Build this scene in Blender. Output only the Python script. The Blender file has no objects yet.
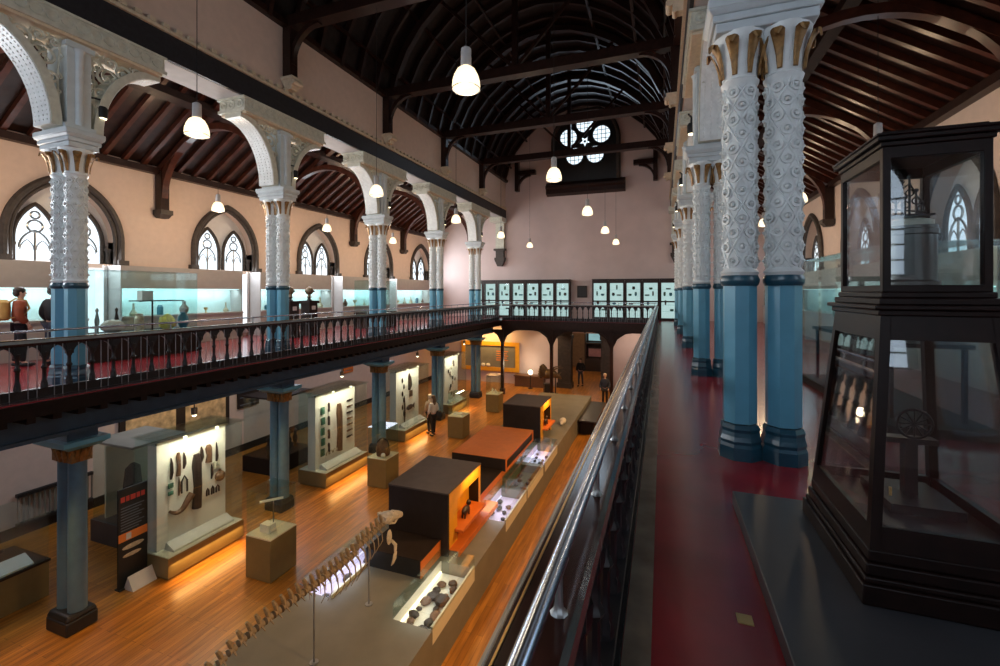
import bpy, math, random
from math import sin, cos, pi, radians, sqrt
from mathutils import Vector, Matrix
random.seed(7)
C = bpy.context.scene.collection
# ---------------------------------------------------------------- camera, world, exposure, big lights
cam = bpy.data.cameras.new('camera'); camo = bpy.data.objects.new('camera', cam); C.objects.link(camo)
cam.sensor_width = 36; cam.lens = 36*445/1000; cam.clip_start = .05; cam.clip_end = 200
cam.shift_y = -.041
camo.location = (0, 0, 5.85); camo.rotation_euler = (radians(90), 0, radians(20))
bpy.context.scene.camera = camo
vs = bpy.context.scene.view_settings
vs.view_transform = 'Standard'; vs.look = 'None'; vs.gamma = 1; vs.use_curve_mapping = False
vs.exposure = 0.0
w = bpy.data.worlds.new('sky'); bpy.context.scene.world = w; w.use_nodes = True
w.node_tree.nodes['Background'].inputs[0].default_value = (.55, .68, .85, 1)
w.node_tree.nodes['Background'].inputs[1].default_value = .6
cy = bpy.context.scene.cycles
cy.max_bounces = 8; cy.transparent_max_bounces = 24; cy.diffuse_bounces = 3; cy.glossy_bounces = 4
cy.caustics_reflective = False; cy.caustics_refractive = False; cy.sample_clamp_indirect = 4

def light(name, kind, loc, power, color, size=.1, rot=None, sy=None, spot=None, target=None, blend=.6):
    l = bpy.data.lights.new(name, kind); l.energy = power; l.color = color
    if kind == 'AREA':
        l.size = size
        if sy: l.shape = 'RECTANGLE'; l.size_y = sy
    else: l.shadow_soft_size = size
    if kind == 'SPOT': l.spot_size = radians(spot); l.spot_blend = blend
    o = bpy.data.objects.new(name, l); C.objects.link(o); o.location = loc
    if rot: o.rotation_euler = rot
    if target is not None:
        if kind == 'AREA' and sy and sy > size*1.5: l.size, l.size_y = sy, size
        o.rotation_euler = (Vector(target)-Vector(loc)).to_track_quat('-Z', 'Y').to_euler()
    return o
COOL = (.62, .80, 1.0); WARM = (1.0, .72, .45); AMBER = (1.0, .52, .16); DAY = (.86, .93, 1.0)
GZ = 4.25                                  # gallery floor
XM = -8.97                                 # mirror sum of the nave
COLX, WX = -9.76, -14.5                     # left column line, left wall
mx = lambda x: XM-x
COLY = [4.75+4.5*i for i in range(5)]
WINY = [7+4.5*i for i in range(5)]
EY = 27.0
L_WIN, L_AISLE = 190, 120
# daylight that enters by the side windows, and by the tall window of the gable behind the camera
for yc in [2.5]+WINY:
    light('window_daylight', 'AREA', (WX+.25, yc, 7.6), L_WIN, DAY, 2.0, rot=(0, radians(-75), 0), sy=2.0)
    light('window_daylight', 'AREA', (mx(WX)-.25, yc, 7.6), L_WIN*.12, COOL, 2.0, rot=(0, radians(75), 0), sy=2.0)
light('rose_daylight', 'AREA', (-4.35, 26.6, 14.9), 40, COOL, 2.4, target=(-4.4, 14, 17.0))

# ---------------------------------------------------------------- materials
def mat(name, col, rough=.5, metal=0., em=None, es=0., noise=.12, nscale=6., bump=0., bscale=40., coat=0., spec=.5):
    m = bpy.data.materials.new(name); m.use_nodes = True; nt = m.node_tree; b = nt.nodes['Principled BSDF']
    b.inputs['Roughness'].default_value = rough; b.inputs['Metallic'].default_value = metal
    b.inputs['Coat Weight'].default_value = coat; b.inputs['Specular IOR Level'].default_value = spec
    b.inputs['Coat Roughness'].default_value = .15
    tc = nt.nodes.new('ShaderNodeTexCoord'); n = nt.nodes.new('ShaderNodeTexNoise'); n.inputs['Scale'].default_value = nscale
    n.inputs['Detail'].default_value = 5
    nt.links.new(tc.outputs['Object'], n.inputs['Vector'])
    r = nt.nodes.new('ShaderNodeValToRGB'); nt.links.new(n.outputs['Fac'], r.inputs[0])
    a = [max(0, c*(1-noise)) for c in col]; z = [min(1, c*(1+noise)) for c in col]
    r.color_ramp.elements[0].position = .3; r.color_ramp.elements[1].position = .7
    r.color_ramp.elements[0].color = (*a, 1); r.color_ramp.elements[1].color = (*z, 1)
    nt.links.new(r.outputs[0], b.inputs['Base Color'])
    if em: b.inputs['Emission Color'].default_value = (*em, 1); b.inputs['Emission Strength'].default_value = es
    if bump:
        n2 = nt.nodes.new('ShaderNodeTexNoise'); n2.inputs['Scale'].default_value = bscale
        nt.links.new(tc.outputs['Object'], n2.inputs['Vector'])
        bp = nt.nodes.new('ShaderNodeBump'); bp.inputs['Strength'].default_value = bump; bp.inputs['Distance'].default_value = .02
        nt.links.new(n2.outputs['Fac'], bp.inputs['Height']); nt.links.new(bp.outputs[0], b.inputs['Normal'])
    return m
def glow(name, col, s):
    m = bpy.data.materials.new(name); m.use_nodes = True; nt = m.node_tree; nt.nodes.clear()
    e = nt.nodes.new('ShaderNodeEmission'); e.inputs[0].default_value = (*col, 1); e.inputs[1].default_value = s
    tc = nt.nodes.new('ShaderNodeTexCoord'); n = nt.nodes.new('ShaderNodeTexNoise'); n.inputs['Scale'].default_value = 3
    mp = nt.nodes.new('ShaderNodeMapRange'); mp.inputs[3].default_value = s*.82; mp.inputs[4].default_value = s*1.18
    nt.links.new(tc.outputs['Object'], n.inputs[0]); nt.links.new(n.outputs[0], mp.inputs[0]); nt.links.new(mp.outputs[0], e.inputs[1])
    o = nt.nodes.new('ShaderNodeOutputMaterial'); nt.links.new(e.outputs[0], o.inputs[0]); return m
def glassm(name, tint=(.93, .98, .97), refl=1.0, rough=.02):
    m = bpy.data.materials.new(name); m.use_nodes = True; nt = m.node_tree; nt.nodes.clear()
    t = nt.nodes.new('ShaderNodeBsdfTransparent'); t.inputs[0].default_value = (*tint, 1)
    g = nt.nodes.new('ShaderNodeBsdfGlossy'); g.inputs['Roughness'].default_value = rough
    f = nt.nodes.new('ShaderNodeFresnel'); ge = nt.nodes.new('ShaderNodeNewGeometry'); ir = nt.nodes.new('ShaderNodeMapRange')
    ir.inputs[3].default_value = 1.45; ir.inputs[4].default_value = 1/1.45    # same reflectance on both faces of the sheet
    nt.links.new(ge.outputs['Backfacing'], ir.inputs[0]); nt.links.new(ir.outputs[0], f.inputs[0])
    mu = nt.nodes.new('ShaderNodeMath'); mu.operation = 'MULTIPLY'; mu.inputs[1].default_value = refl
    x = nt.nodes.new('ShaderNodeMixShader'); o = nt.nodes.new('ShaderNodeOutputMaterial')
    nt.links.new(f.outputs[0], mu.inputs[0]); nt.links.new(mu.outputs[0], x.inputs[0])
    nt.links.new(t.outputs[0], x.inputs[1]); nt.links.new(g.outputs[0], x.inputs[2]); nt.links.new(x.outputs[0], o.inputs[0])
    return m
def planks(name, c1, c2, mortar, rough=.3, rot=True, pw=.11, pl=1.4, coat=.3):
    m = bpy.data.materials.new(name); m.use_nodes = True; nt = m.node_tree; b = nt.nodes['Principled BSDF']
    tc = nt.nodes.new('ShaderNodeTexCoord'); mp = nt.nodes.new('ShaderNodeMapping')
    if rot: mp.inputs['Rotation'].default_value = (0, 0, pi/2)
    br = nt.nodes.new('ShaderNodeTexBrick'); br.inputs['Scale'].default_value = 1
    br.inputs['Brick Width'].default_value = pl; br.inputs['Row Height'].default_value = pw
    br.inputs['Mortar Size'].default_value = .003; br.inputs['Bias'].default_value = 0
    br.inputs['Color1'].default_value = (*c1, 1); br.inputs['Color2'].default_value = (*c2, 1); br.inputs['Mortar'].default_value = (*mortar, 1)
    n = nt.nodes.new('ShaderNodeTexNoise'); n.inputs['Scale'].default_value = 2.2; n.inputs['Detail'].default_value = 6
    mp2 = nt.nodes.new('ShaderNodeMapping'); mp2.inputs['Scale'].default_value = (6, .6, 1) if rot else (.6, 6, 1)
    nt.links.new(tc.outputs['Object'], mp2.inputs[0]); nt.links.new(mp2.outputs[0], n.inputs['Vector'])
    nt.links.new(tc.outputs['Object'], mp.inputs[0]); nt.links.new(mp.outputs[0], br.inputs[0])
    mr = nt.nodes.new('ShaderNodeMapRange'); mr.inputs[1].default_value = .3; mr.inputs[2].default_value = .7; mr.inputs[3].default_value = .6; mr.inputs[4].default_value = 1.25
    nt.links.new(n.outputs[0], mr.inputs[0])
    mm = nt.nodes.new('ShaderNodeVectorMath'); mm.operation = 'SCALE'
    nt.links.new(br.outputs['Color'], mm.inputs[0]); nt.links.new(mr.outputs[0], mm.inputs['Scale']); nt.links.new(mm.outputs[0], b.inputs['Base Color'])
    b.inputs['Roughness'].default_value = rough; b.inputs['Coat Weight'].default_value = coat; b.inputs['Coat Roughness'].default_value = .2
    return m
M = dict(
 floor=planks('oak_floor', (.52, .21, .030), (.38, .14, .018), (.12, .045, .008), .36),
 red=mat('red_lino', (.27, .018, .026), .22, noise=.25, nscale=1.5, coat=.3),
 plaster=mat('pink_plaster', (.62, .48, .40), .8, noise=.04, bump=.05),
 endwall=mat('end_plaster', (.60, .48, .46), .8, noise=.05, nscale=1.2),
 white=mat('white_plaster', (.72, .71, .70), .75, noise=.04),
 greywall=mat('grey_plaster', (.42, .40, .39), .7, noise=.05),
 darkbeam=mat('dark_painted_beam', (.016, .016, .020), .45, noise=.3, nscale=12),
 cream=mat('cream_plaster', (.62, .52, .38), .6, noise=.1, nscale=14),
 iron_w=mat('white_painted_iron', (.78, .82, .81), .38, noise=.08, nscale=9),
 iron_g=mat('grey_green_iron', (.56, .57, .49), .42, noise=.12, nscale=9),
 iron_p=mat('pale_blue_iron', (.56, .62, .64), .42, noise=.07),
 blue=mat('blue_iron', (.12, .36, .50), .3, noise=.06, coat=.25),
 bluedk=mat('deep_teal_iron', (.012, .07, .11), .3, noise=.15, coat=.3),
 bluegr=mat('blue_grey_iron', (.09, .18, .26), .4, noise=.1),
 navy=mat('navy_girder', (.03, .065, .11), .4, noise=.2),
 gold=mat('gilding', (.26, .14, .045), .45, .4, noise=.35, nscale=20),
 wood=mat('dark_roof_wood', (.022, .009, .006), .34, noise=.4, nscale=8, spec=.3),
 wood2=mat('dark_roof_board', (.014, .009, .008), .5, noise=.5, nscale=6, spec=.25),
 rafter=mat('red_brown_rafter', (.060, .017, .009), .28, noise=.4, nscale=6, spec=.45),
 board=mat('red_brown_board', (.018, .008, .006), .34, noise=.5, nscale=5, spec=.4),
 rail=mat('rail_wood', (.045, .014, .010), .16, noise=.4, nscale=10, coat=.6),
 iron_b=mat('black_cast_iron', (.022, .020, .022), .28, .3, noise=.3),
 rod=mat('grey_steel_rod', (.35, .36, .38), .35, .8, noise=.1),
 chrome=mat('polished_steel', (.52, .62, .78), .24, 1., noise=.04),
 brass=mat('brass', (.65, .42, .18), .28, 1., noise=.15),
 stone=mat('dark_stone', (.045, .034, .028), .6, noise=.3, nscale=8, bump=.3),
 case_w=mat('dark_mahogany', (.010, .004, .003), .38, noise=.4, nscale=9, spec=.22),
 plinthg=mat('grey_plinth', (.045, .045, .050), .35, noise=.15, nscale=3),
 olive=mat('olive_plinth', (.17, .13, .055), .45, noise=.06),
 greige=mat('grey_lacquer', (.19, .18, .145), .55, noise=.1, nscale=2.5),
 char=mat('charcoal_board', (.026, .017, .013), .65, noise=.12, spec=.2),
 umber=mat('umber_top', (.085, .060, .045), .7, noise=.1),
 orange=mat('orange_lacquer', (.62, .15, .018), .5, noise=.06),
 amber=mat('amber_panel', (.70, .33, .02), .45, noise=.08),
 panelw=mat('white_board', (.78, .74, .66), .7, noise=.03),
 cream2=mat('ivory_panel', (.66, .62, .48), .5, noise=.05),
 art1=mat('dark_artefact', (.03, .016, .013), .5, noise=.4, nscale=20),
 art2=mat('brown_artefact', (.13, .06, .03), .5, noise=.4, nscale=20),
 art3=mat('pale_artefact', (.50, .42, .30), .6, noise=.3, nscale=20),
 art4=mat('green_artefact', (.05, .14, .09), .35, noise=.4, nscale=20),
 bone=mat('old_bone', (.30, .22, .13), .6, noise=.35, nscale=14),
 bronze=mat('bronze', (.15, .11, .07), .4, .5, noise=.3, nscale=12),
 yellow=mat('yellow_sponge', (.65, .55, .08), .7, noise=.3, nscale=30, bump=.8, bscale=60),
 metal=mat('dull_metal', (.30, .31, .31), .3, .9, noise=.1),
 black=mat('matt_black', (.012, .012, .013), .5, noise=.2),
 teal=mat('teal_wall', (.58, .70, .69), .6, noise=.04),
 skin=mat('skin', (.55, .32, .23), .55, noise=.05), skin2=mat('fair_skin', (.62, .42, .33), .55, noise=.05),
 hair=mat('dark_hair', (.02, .013, .01), .5, noise=.3), hair2=mat('brown_hair', (.12, .06, .03), .5, noise=.3), hair3=mat('pale_hair', (.6, .48, .38), .5, noise=.2),
 rust=mat('rust_cloth', (.25, .055, .02), .8, noise=.2), mustard=mat('mustard_canvas', (.50, .32, .10), .8, noise=.2),
 blackc=mat('black_cloth', (.012, .013, .016), .8, noise=.2), navyc=mat('navy_cloth', (.03, .04, .07), .8, noise=.2),
 whitec=mat('white_cloth', (.62, .58, .54), .8, noise=.1), creamc=mat('cream_cloth', (.55, .42, .30), .8, noise=.1),
 paper=mat('paper', (.60, .58, .54), .7, noise=.05), redink=mat('red_print', (.45, .04, .03), .6), orink=mat('orange_print', (.75, .22, .04), .6, noise=.05), whink=mat('white_print', (.55, .55, .55), .6),
 bluink=mat('blue_print', (.10, .12, .16), .6), green=mat('green_sign_plate', (.02, .25, .10), .4),
 lamp=glow('lamp_glass', (1, .80, .52), 1.9), win=glow('bright_window', (.84, .93, 1.), 1.7), backwin=glow('gable_window', (.70, .84, 1.), 4.5), rose=glow('rose_glass', (.76, .90, 1.), 1.5),
 ledamber=glow('amber_led', (1, .42, .06), 2.), ledwarm=glow('warm_led', (1, .85, .55), 5.), ledlilac=glow('lilac_led', (.85, .75, 1.), 5.),
 litteal=glow('lit_teal_case', (.42, .72, .74), .55), litwhite=glow('lit_white_case', (.72, .93, .92), .75),
 glass=glassm('clear_glass'), glasst=glassm('teal_glass', (.90, .965, .96)), glassd=glassm('old_glass', (.86, .90, .92), 1.6),
)
# ---------------------------------------------------------------- mesh helper
class MB:
    def __init__(s): s.v = []; s.f = []
    def add(s, vs, fs):
        b = len(s.v); s.v += [tuple(v) for v in vs]; s.f += [tuple(i+b for i in f) for f in fs]; return s
    def box(s, x0, x1, y0, y1, z0, z1):
        return s.add([(x0,y0,z0),(x1,y0,z0),(x1,y1,z0),(x0,y1,z0),(x0,y0,z1),(x1,y0,z1),(x1,y1,z1),(x0,y1,z1)],
                     [(0,3,2,1),(4,5,6,7),(0,1,5,4),(1,2,6,5),(2,3,7,6),(3,0,4,7)])
    def obox(s, c, sz, m=None):
        hx, hy, hz = sz[0]/2, sz[1]/2, sz[2]/2; t = MB().box(-hx,hx,-hy,hy,-hz,hz)
        m = m or Matrix(); return s.add([Vector(c)+(m.to_3x3() @ Vector(v)) for v in t.v], t.f)
    def frus(s, c, a, b, z0, z1):      # a, b: half sizes (x, y) below and above
        x, y = c
        return s.add([(x-a[0],y-a[1],z0),(x+a[0],y-a[1],z0),(x+a[0],y+a[1],z0),(x-a[0],y+a[1],z0),(x-b[0],y-b[1],z1),(x+b[0],y-b[1],z1),(x+b[0],y+b[1],z1),(x-b[0],y+b[1],z1)],
                     [(0,3,2,1),(4,5,6,7),(0,1,5,4),(1,2,6,5),(2,3,7,6),(3,0,4,7)])
    def lathe(s, prof, n=16, c=(0,0,0), a0=0., cap=True, sx=1, sy=1):
        vs = []; fs = []
        for r, z in prof:
            for k in range(n):
                a = a0+2*pi*k/n; vs.append((c[0]+r*cos(a)*sx, c[1]+r*sin(a)*sy, c[2]+z))
        for i in range(len(prof)-1):
            for k in range(n):
                k2 = (k+1) % n; fs.append((i*n+k, i*n+k2, (i+1)*n+k2, (i+1)*n+k))
        if cap: fs.append(tuple(range(n-1, -1, -1))); fs.append(tuple((len(prof)-1)*n+k for k in range(n)))
        return s.add(vs, fs)
    def tube(s, pts, r, n=8, closed=False):
        pts = [Vector(p) for p in pts]; N = len(pts); rs = r if isinstance(r, (list, tuple)) else [r]*N
        vs = []; fs = []; u = None
        for i, p in enumerate(pts):
            if closed: t = pts[(i+1) % N]-pts[i-1]
            else: t = pts[min(i+1, N-1)]-pts[max(i-1, 0)]
            t = t.normalized() if t.length > 1e-9 else Vector((0,0,1))
            if u is None:
                u = t.cross(Vector((0,0,1)) if abs(t.z) < .9 else Vector((1,0,0))).normalized()
            else: u = (u-t*u.dot(t)).normalized()
            w_ = t.cross(u)
            for k in range(n): a = 2*pi*k/n+pi/n; vs.append(p+(u*cos(a)+w_*sin(a))*rs[i])
        for i in range(N if closed else N-1):
            j = (i+1) % N
            for k in range(n): k2 = (k+1) % n; fs.append((i*n+k, i*n+k2, j*n+k2, j*n+k))
        if not closed: fs.append(tuple(range(n-1,-1,-1))); fs.append(tuple((N-1)*n+k for k in range(n)))
        return s.add(vs, fs)
    def ball(s, c, r, n=10, m=6):
        rx, ry, rz = (r, r, r) if not isinstance(r, (tuple, list)) else r
        vs = [(c[0], c[1], c[2]-rz)]
        for i in range(1, m):
            a = -pi/2+pi*i/m
            for k in range(n): b = 2*pi*k/n; vs.append((c[0]+rx*cos(a)*cos(b), c[1]+ry*cos(a)*sin(b), c[2]+rz*sin(a)))
        vs.append((c[0], c[1], c[2]+rz)); fs = []
        for k in range(n):
            fs.append((0, 1+(k+1) % n, 1+k)); fs.append((len(vs)-1, 1+(m-2)*n+k, 1+(m-2)*n+(k+1) % n))
            for i in range(m-2): fs.append((1+i*n+k, 1+i*n+(k+1) % n, 1+(i+1)*n+(k+1) % n, 1+(i+1)*n+k))
        return s.add(vs, fs)
    def prism(s, poly, f, d):        # poly of 2d points, f maps (a,b)->Vector, d extrude vector
        n = len(poly); p = [Vector(f(*q)) for q in poly]; d = Vector(d)
        return s.add(p+[q+d for q in p], [tuple(range(n)), tuple(range(2*n-1, n-1, -1))]+[(i, n+i, n+(i+1) % n, (i+1) % n) for i in range(n)])
    def band(s, inner, outer, f, d):   # ribbon between two open 2d curves, extruded
        n = len(inner); d = Vector(d)
        a = [Vector(f(*q)) for q in inner]; b = [Vector(f(*q)) for q in outer]
        vs = a+b+[q+d for q in a]+[q+d for q in b]; fs = []
        for i in range(n-1):
            fs += [(i, i+1, n+i+1, n+i), (2*n+i, 3*n+i, 3*n+i+1, 2*n+i+1), (i, 2*n+i, 2*n+i+1, i+1), (n+i, n+i+1, 3*n+i+1, 3*n+i)]
        fs += [(0, n, 3*n, 2*n), (n-1, 3*n-1, 4*n-1, 2*n-1)]
        return s.add(vs, fs)
    def ring(s, c, R, r, ax='x', n=14, m=6):
        f = {'x': lambda a, b: (c[0], c[1]+a, c[2]+b), 'y': lambda a, b: (c[0]+a, c[1], c[2]+b), 'z': lambda a, b: (c[0]+a, c[1]+b, c[2])}[ax]
        return s.tube([f(R*cos(2*pi*k/n), R*sin(2*pi*k/n)) for k in range(n)], r, m, True)
    def merge(s, o, m=None):
        return s.add([(m @ Vector(v)) if m else v for v in o.v], o.f)
    def mesh(s, name, mt, smooth=True):
        me = bpy.data.meshes.new(name); me.from_pydata(s.v, [], s.f); me.update()
        import bmesh
        bm = bmesh.new(); bm.from_mesh(me); bmesh.ops.recalc_face_normals(bm, faces=bm.faces); bm.to_mesh(me); bm.free()
        if smooth:
            for p in me.polygons: p.use_smooth = True
            me.set_sharp_from_angle(angle=radians(35))
        me.materials.append(M[mt] if isinstance(mt, str) else mt); return me
def O(name, mb, mt, parent=None, loc=None, rz=None, smooth=True, bevel=0):
    me = mb.mesh(name, mt, smooth) if isinstance(mb, MB) else mb
    o = bpy.data.objects.new(name, me); C.objects.link(o)
    if parent: o.parent = parent
    if loc: o.location = loc
    if rz: o.rotation_euler = (0, 0, rz)
    if bevel:
        b = o.modifiers.new('b', 'BEVEL'); b.width = bevel; b.segments = 2; b.limit_method = 'ANGLE'
    return o
def tag(o, label, cat, group=None, kind=None):
    o['label'] = label; o['category'] = cat
    if group: o['group'] = group
    o['kind'] = kind or 'thing'
    return o
def T(name, label, cat, loc=(0,0,0), rz=0, group=None):
    o = bpy.data.objects.new(name, None); C.objects.link(o); o.location = loc; o.rotation_euler = (0,0,rz)
    o.empty_display_size = .1
    return tag(o, label, cat, group)
def S(name, mb, mt, parent=None, **k):
    o = O(name, mb, mt, parent, **k)
    if not parent: o['kind'] = 'structure'
    return o
def copy_tree(o, parent=None):
    c = o.copy(); C.objects.link(c); c.parent = parent
    for ch in [x for x in o.children]: copy_tree(ch, c)
    return c
def inst(proto, loc, rz=0, label=None, used={}):
    r = proto if proto.name not in used else copy_tree(proto)
    used[proto.name] = 1
    r.location = loc; r.rotation_euler = (0,0,rz)
    if label: r['label'] = label
    return r
ORD = ['first', 'second', 'third', 'fourth', 'fifth', 'sixth', 'seventh', 'eighth', 'ninth', 'tenth']

# ================================================================ SETTING
YB = -6.0
S('floor', MB().box(WX-.3, mx(WX)+.3, YB, EY+8, -.2, 0), 'floor')
# galleries (U shaped slab: left, right and end)
for nm, x0, x1, y0, y1 in (('floor_gallery_left', WX, -8.60, YB, EY), ('floor_gallery_right', -.37, mx(WX), YB, EY), ('floor_gallery_end', -8.60, -.37, 23.9, EY)):
    S(nm, MB().box(x0, x1, y0, y1, GZ-.06, GZ), 'red')
    S('ceiling_under_'+nm[6:], MB().box(x0+(.05 if x0 > -14 else 0), x1-(.05 if x1 < 5 else 0), y0+(.05 if y0 > 0 else 0), y1, GZ-.2, GZ-.06), 'white')
def arch2(half, spring, apex, n=14):       # two-centred arch outline from left springing to right springing (y, z)
    rise = apex-spring; e = (rise*rise-half*half)/(2*half); R = half+e
    a1 = math.atan2(rise, e); L = [(e-R*cos(a1*i/n), R*sin(a1*i/n)+spring) for i in range(n+1)]
    return L+[(-y, z) for y, z in reversed(L[:-1])]
def wall_arches(X, y0, y1, z0, z1, ops, th):
    mb = MB(); sgn = 1 if th > 0 else -1; cur = y0
    def slab(a, b, c, d): mb.box(min(X, X+th), max(X, X+th), a, b, c, d)
    for yc, half, sill, spring, apex in ops:
        slab(cur, yc-half, z0, z1); slab(yc-half, yc+half, z0, sill)
        A = [(-half, sill)]+arch2(half, spring, apex)+[(half, sill)]
        top = [(a, z1) for a, b in A]
        mb.band(A, top, lambda a, b: (X, yc+a, b), (th, 0, 0)); cur = yc+half
    slab(cur, y1, z0, z1); return mb
ops = [(y, 1.1, 6.62, 7.25, 8.74) for y in [-2.0, 2.5]+WINY]
S('wall_left', wall_arches(WX, YB, EY, 0, 9.75, ops, -.35), 'plaster')
S('wall_right', wall_arches(mx(WX), YB, EY, 0, 9.75, ops, .35), 'plaster')
S('wall_back', MB().box(WX-.3, mx(WX)+.3, YB-.2, YB, 0, 18.6), 'endwall')
for n_, xs, hw, z0_, z1_, z2_ in ((30, (-7.4, -4.5, -1.6), 1.0, 7.6, 11.5, 13.2), (31, (2.2, 4.2), .6, 6.2, 7.8, 8.8), (32, (-12.9, -11.2), .6, 6.2, 7.8, 8.8)):
    wt = bpy.data.objects.new('window_%d' % n_, None); C.objects.link(wt); wt['kind'] = 'structure'; wt.location = (0, YB, 0)
    pn, fr = MB(), MB()
    for x in xs:
        P = [(-hw, z0_)]+arch2(hw, z1_, z2_)+[(hw, z0_)]
        pn.prism(P, lambda a, b: (x+a, .03, b), (0, .02, 0)); fr.tube([(x+a*1.04, .06, b) for a, b in P], .09, 6); fr.box(x-.03, x+.03, .04, .08, z0_, z2_)
        for q in range(6): zz = z0_+(z1_-z0_)*q/5; fr.box(x-hw, x+hw, .04, .07, zz-.02, zz+.02)
    S('pane', pn, 'backwin', wt); S('stone_frame', fr, 'stone', wt)
def window(n, X, yc, sg):       # sg: +1 the room lies towards +x
    A = [(-1.1, 6.62)]+arch2(1.1, 7.25, 8.74)+[(1.1, 6.62)]
    t = bpy.data.objects.new('window_%d' % n, None); C.objects.link(t); t.location = (X, yc, 0); t['kind'] = 'structure'
    S('reveal', MB().prism(A, lambda a, b: (-.34*sg, a, b), (-.06*sg, 0, 0)), 'white', t)
    out = MB()
    for off, r, dx in ((.10, .085, .05), (-.02, .05, .02)):
        P = [(-1.1-off, 6.60)]+arch2(1.1+off, 7.25, 8.74+off*1.1)+[(1.1+off, 6.60)]
        out.tube([(dx*sg, a, b) for a, b in P], r, 8)
    for s_ in (-1, 1):
        out.box(min(0, .16*sg), max(0, .16*sg), s_*1.22-.13, s_*1.22+.13, 6.60, 6.74)
        out.lathe([(.06, 0), (.06, .3), (.10, .38), (.10, .42)], 8, (.02*sg-.16*sg, s_*1.0, 6.64))
    S('stone_arch', out, 'stone', t)
    fr = MB(); pn = MB(); tr = MB()
    for s_ in (-.5, .5):
        P = [(-.38, 6.64)]+arch2(.38, 7.2, 8.0)+[(.38, 6.64)]
        pn.prism(P, lambda a, b: (-.30*sg, s_+a, b), (-.03*sg, 0, 0))
        fr.tube([(-.27*sg, s_+a, b) for a, b in [(-.42, 6.62)]+arch2(.42, 7.2, 8.06)+[(.42, 6.62)]], .055, 6)
        for rr, zz in ((.15, 7.5), (.09, 7.78)): tr.ring((-.28*sg, s_, zz), rr, .024)
        tr.tube([(-.28*sg, s_, 6.64), (-.28*sg, s_, 7.35)], .024, 5)
        tr.tube([(-.28*sg, s_+a, b) for a, b in arch2(.3, 6.95, 7.4, 6)], .022, 5)
        tr.tube([(-.28*sg, s_-.15+a, b) for a, b in arch2(.13, 6.9, 7.15, 5)], .012, 5); tr.tube([(-.28*sg, s_+.15+a, b) for a, b in arch2(.13, 6.9, 7.15, 5)], .012, 5)
    S('pane', pn, 'win', t); S('lancet_frame', fr, 'stone', t); S('tracery', tr, 'metal', t)
    if sg > 0: S('lower_pane', MB().box(*sorted((.015*sg, .045*sg)), .24, .78, GZ+.25, 6.5), 'win', t)
    if sg > 0: S('lower_frame', MB().box(*sorted((0, .07*sg)), .16, .24, GZ+.1, 6.58).box(*sorted((0, .07*sg)), .78, .86, GZ+.1, 6.58).box(*sorted((0, .07*sg)), .24, .78, GZ+.1, GZ+.25), 'white', t)
n = 1
for X, sg in ((WX, 1), (mx(WX), -1)):
    for yc in [2.5]+WINY: window(n, X, yc, sg); n += 1
# nave walls over the arcades
for side, g in (('left', lambda x: x), ('right', mx)):
    a, b = sorted((g(-10.28), g(-9.46)))
    S('wall_nave_'+side, MB().box(a, b, YB, EY, 10.57, 13.05), 'plaster')
    a, b = sorted((g(-10.26), g(-9.48))); S('ceiling_soffit_'+side, MB().box(a, b, YB, EY, 10.555, 10.57), 'greywall')
    a, b = sorted((g(-9.46), g(-9.40))); S('trim_1' if side == 'left' else 'trim_2', MB().box(a, b, YB, EY-.05, 10.56, 11.08), 'darkbeam')
    t = MB(); a, b = sorted((g(-9.46), g(-9.34))); t.box(a, b, YB, EY, 11.08, 11.13)
    a, b = sorted((g(-9.46), g(-9.38))); t.box(a, b, YB, EY, 11.13, 11.17)
    for i in range(130):
        y = YB+.12+i*.254; a, b = sorted((g(-9.46), g(-9.36))); t.box(a, b, y, y+.12, 11.17, 11.25)
    S('trim_3' if side == 'left' else 'trim_4', t, 'cream')
    a, b = sorted((g(-9.46), g(-9.28))); S('trim_5' if side == 'left' else 'trim_6', MB().box(a, b, YB, EY, 12.86, 13.02), 'wood')
    # aisle roof: lean-to boards and rafters
    za = lambda x: 9.68+.66*(x+14.5)
    poly = [(-14.5, za(-14.5)), (-10.28, za(-10.28)), (-10.28, za(-10.28)+.1), (-14.5, za(-14.5)+.1)]
    S('ceiling_aisle_'+side, MB().prism(poly, lambda x, z: (g(x), YB, z), (0, EY-YB, 0)), 'board')
    r = MB(); k = 0; y = YB+.2
    while y < EY:
        r.prism([(-14.45, za(-14.45)-.16), (-10.3, za(-10.3)-.16), (-10.3, za(-10.3)-.005), (-14.45, za(-14.45)-.005)], lambda x, z: (g(x), y, z), (0, .11, 0)); y += .5
    S('ceiling_rafters_'+side, r, 'rafter')
    p = MB()
    a, b = sorted((g(-14.5), g(-14.30))); p.box(a, b, YB, EY, 9.42, 9.60)
    p.prism([(-12.2, za(-12.2)-.34), (-12.02, za(-12.02)-.34), (-12.02, za(-12.02)-.15), (-12.2, za(-12.2)-.15)], lambda x, z: (g(x), YB, z), (0, EY-YB, 0))
    S('ceiling_purlins_'+side, p, 'wood')
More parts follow.
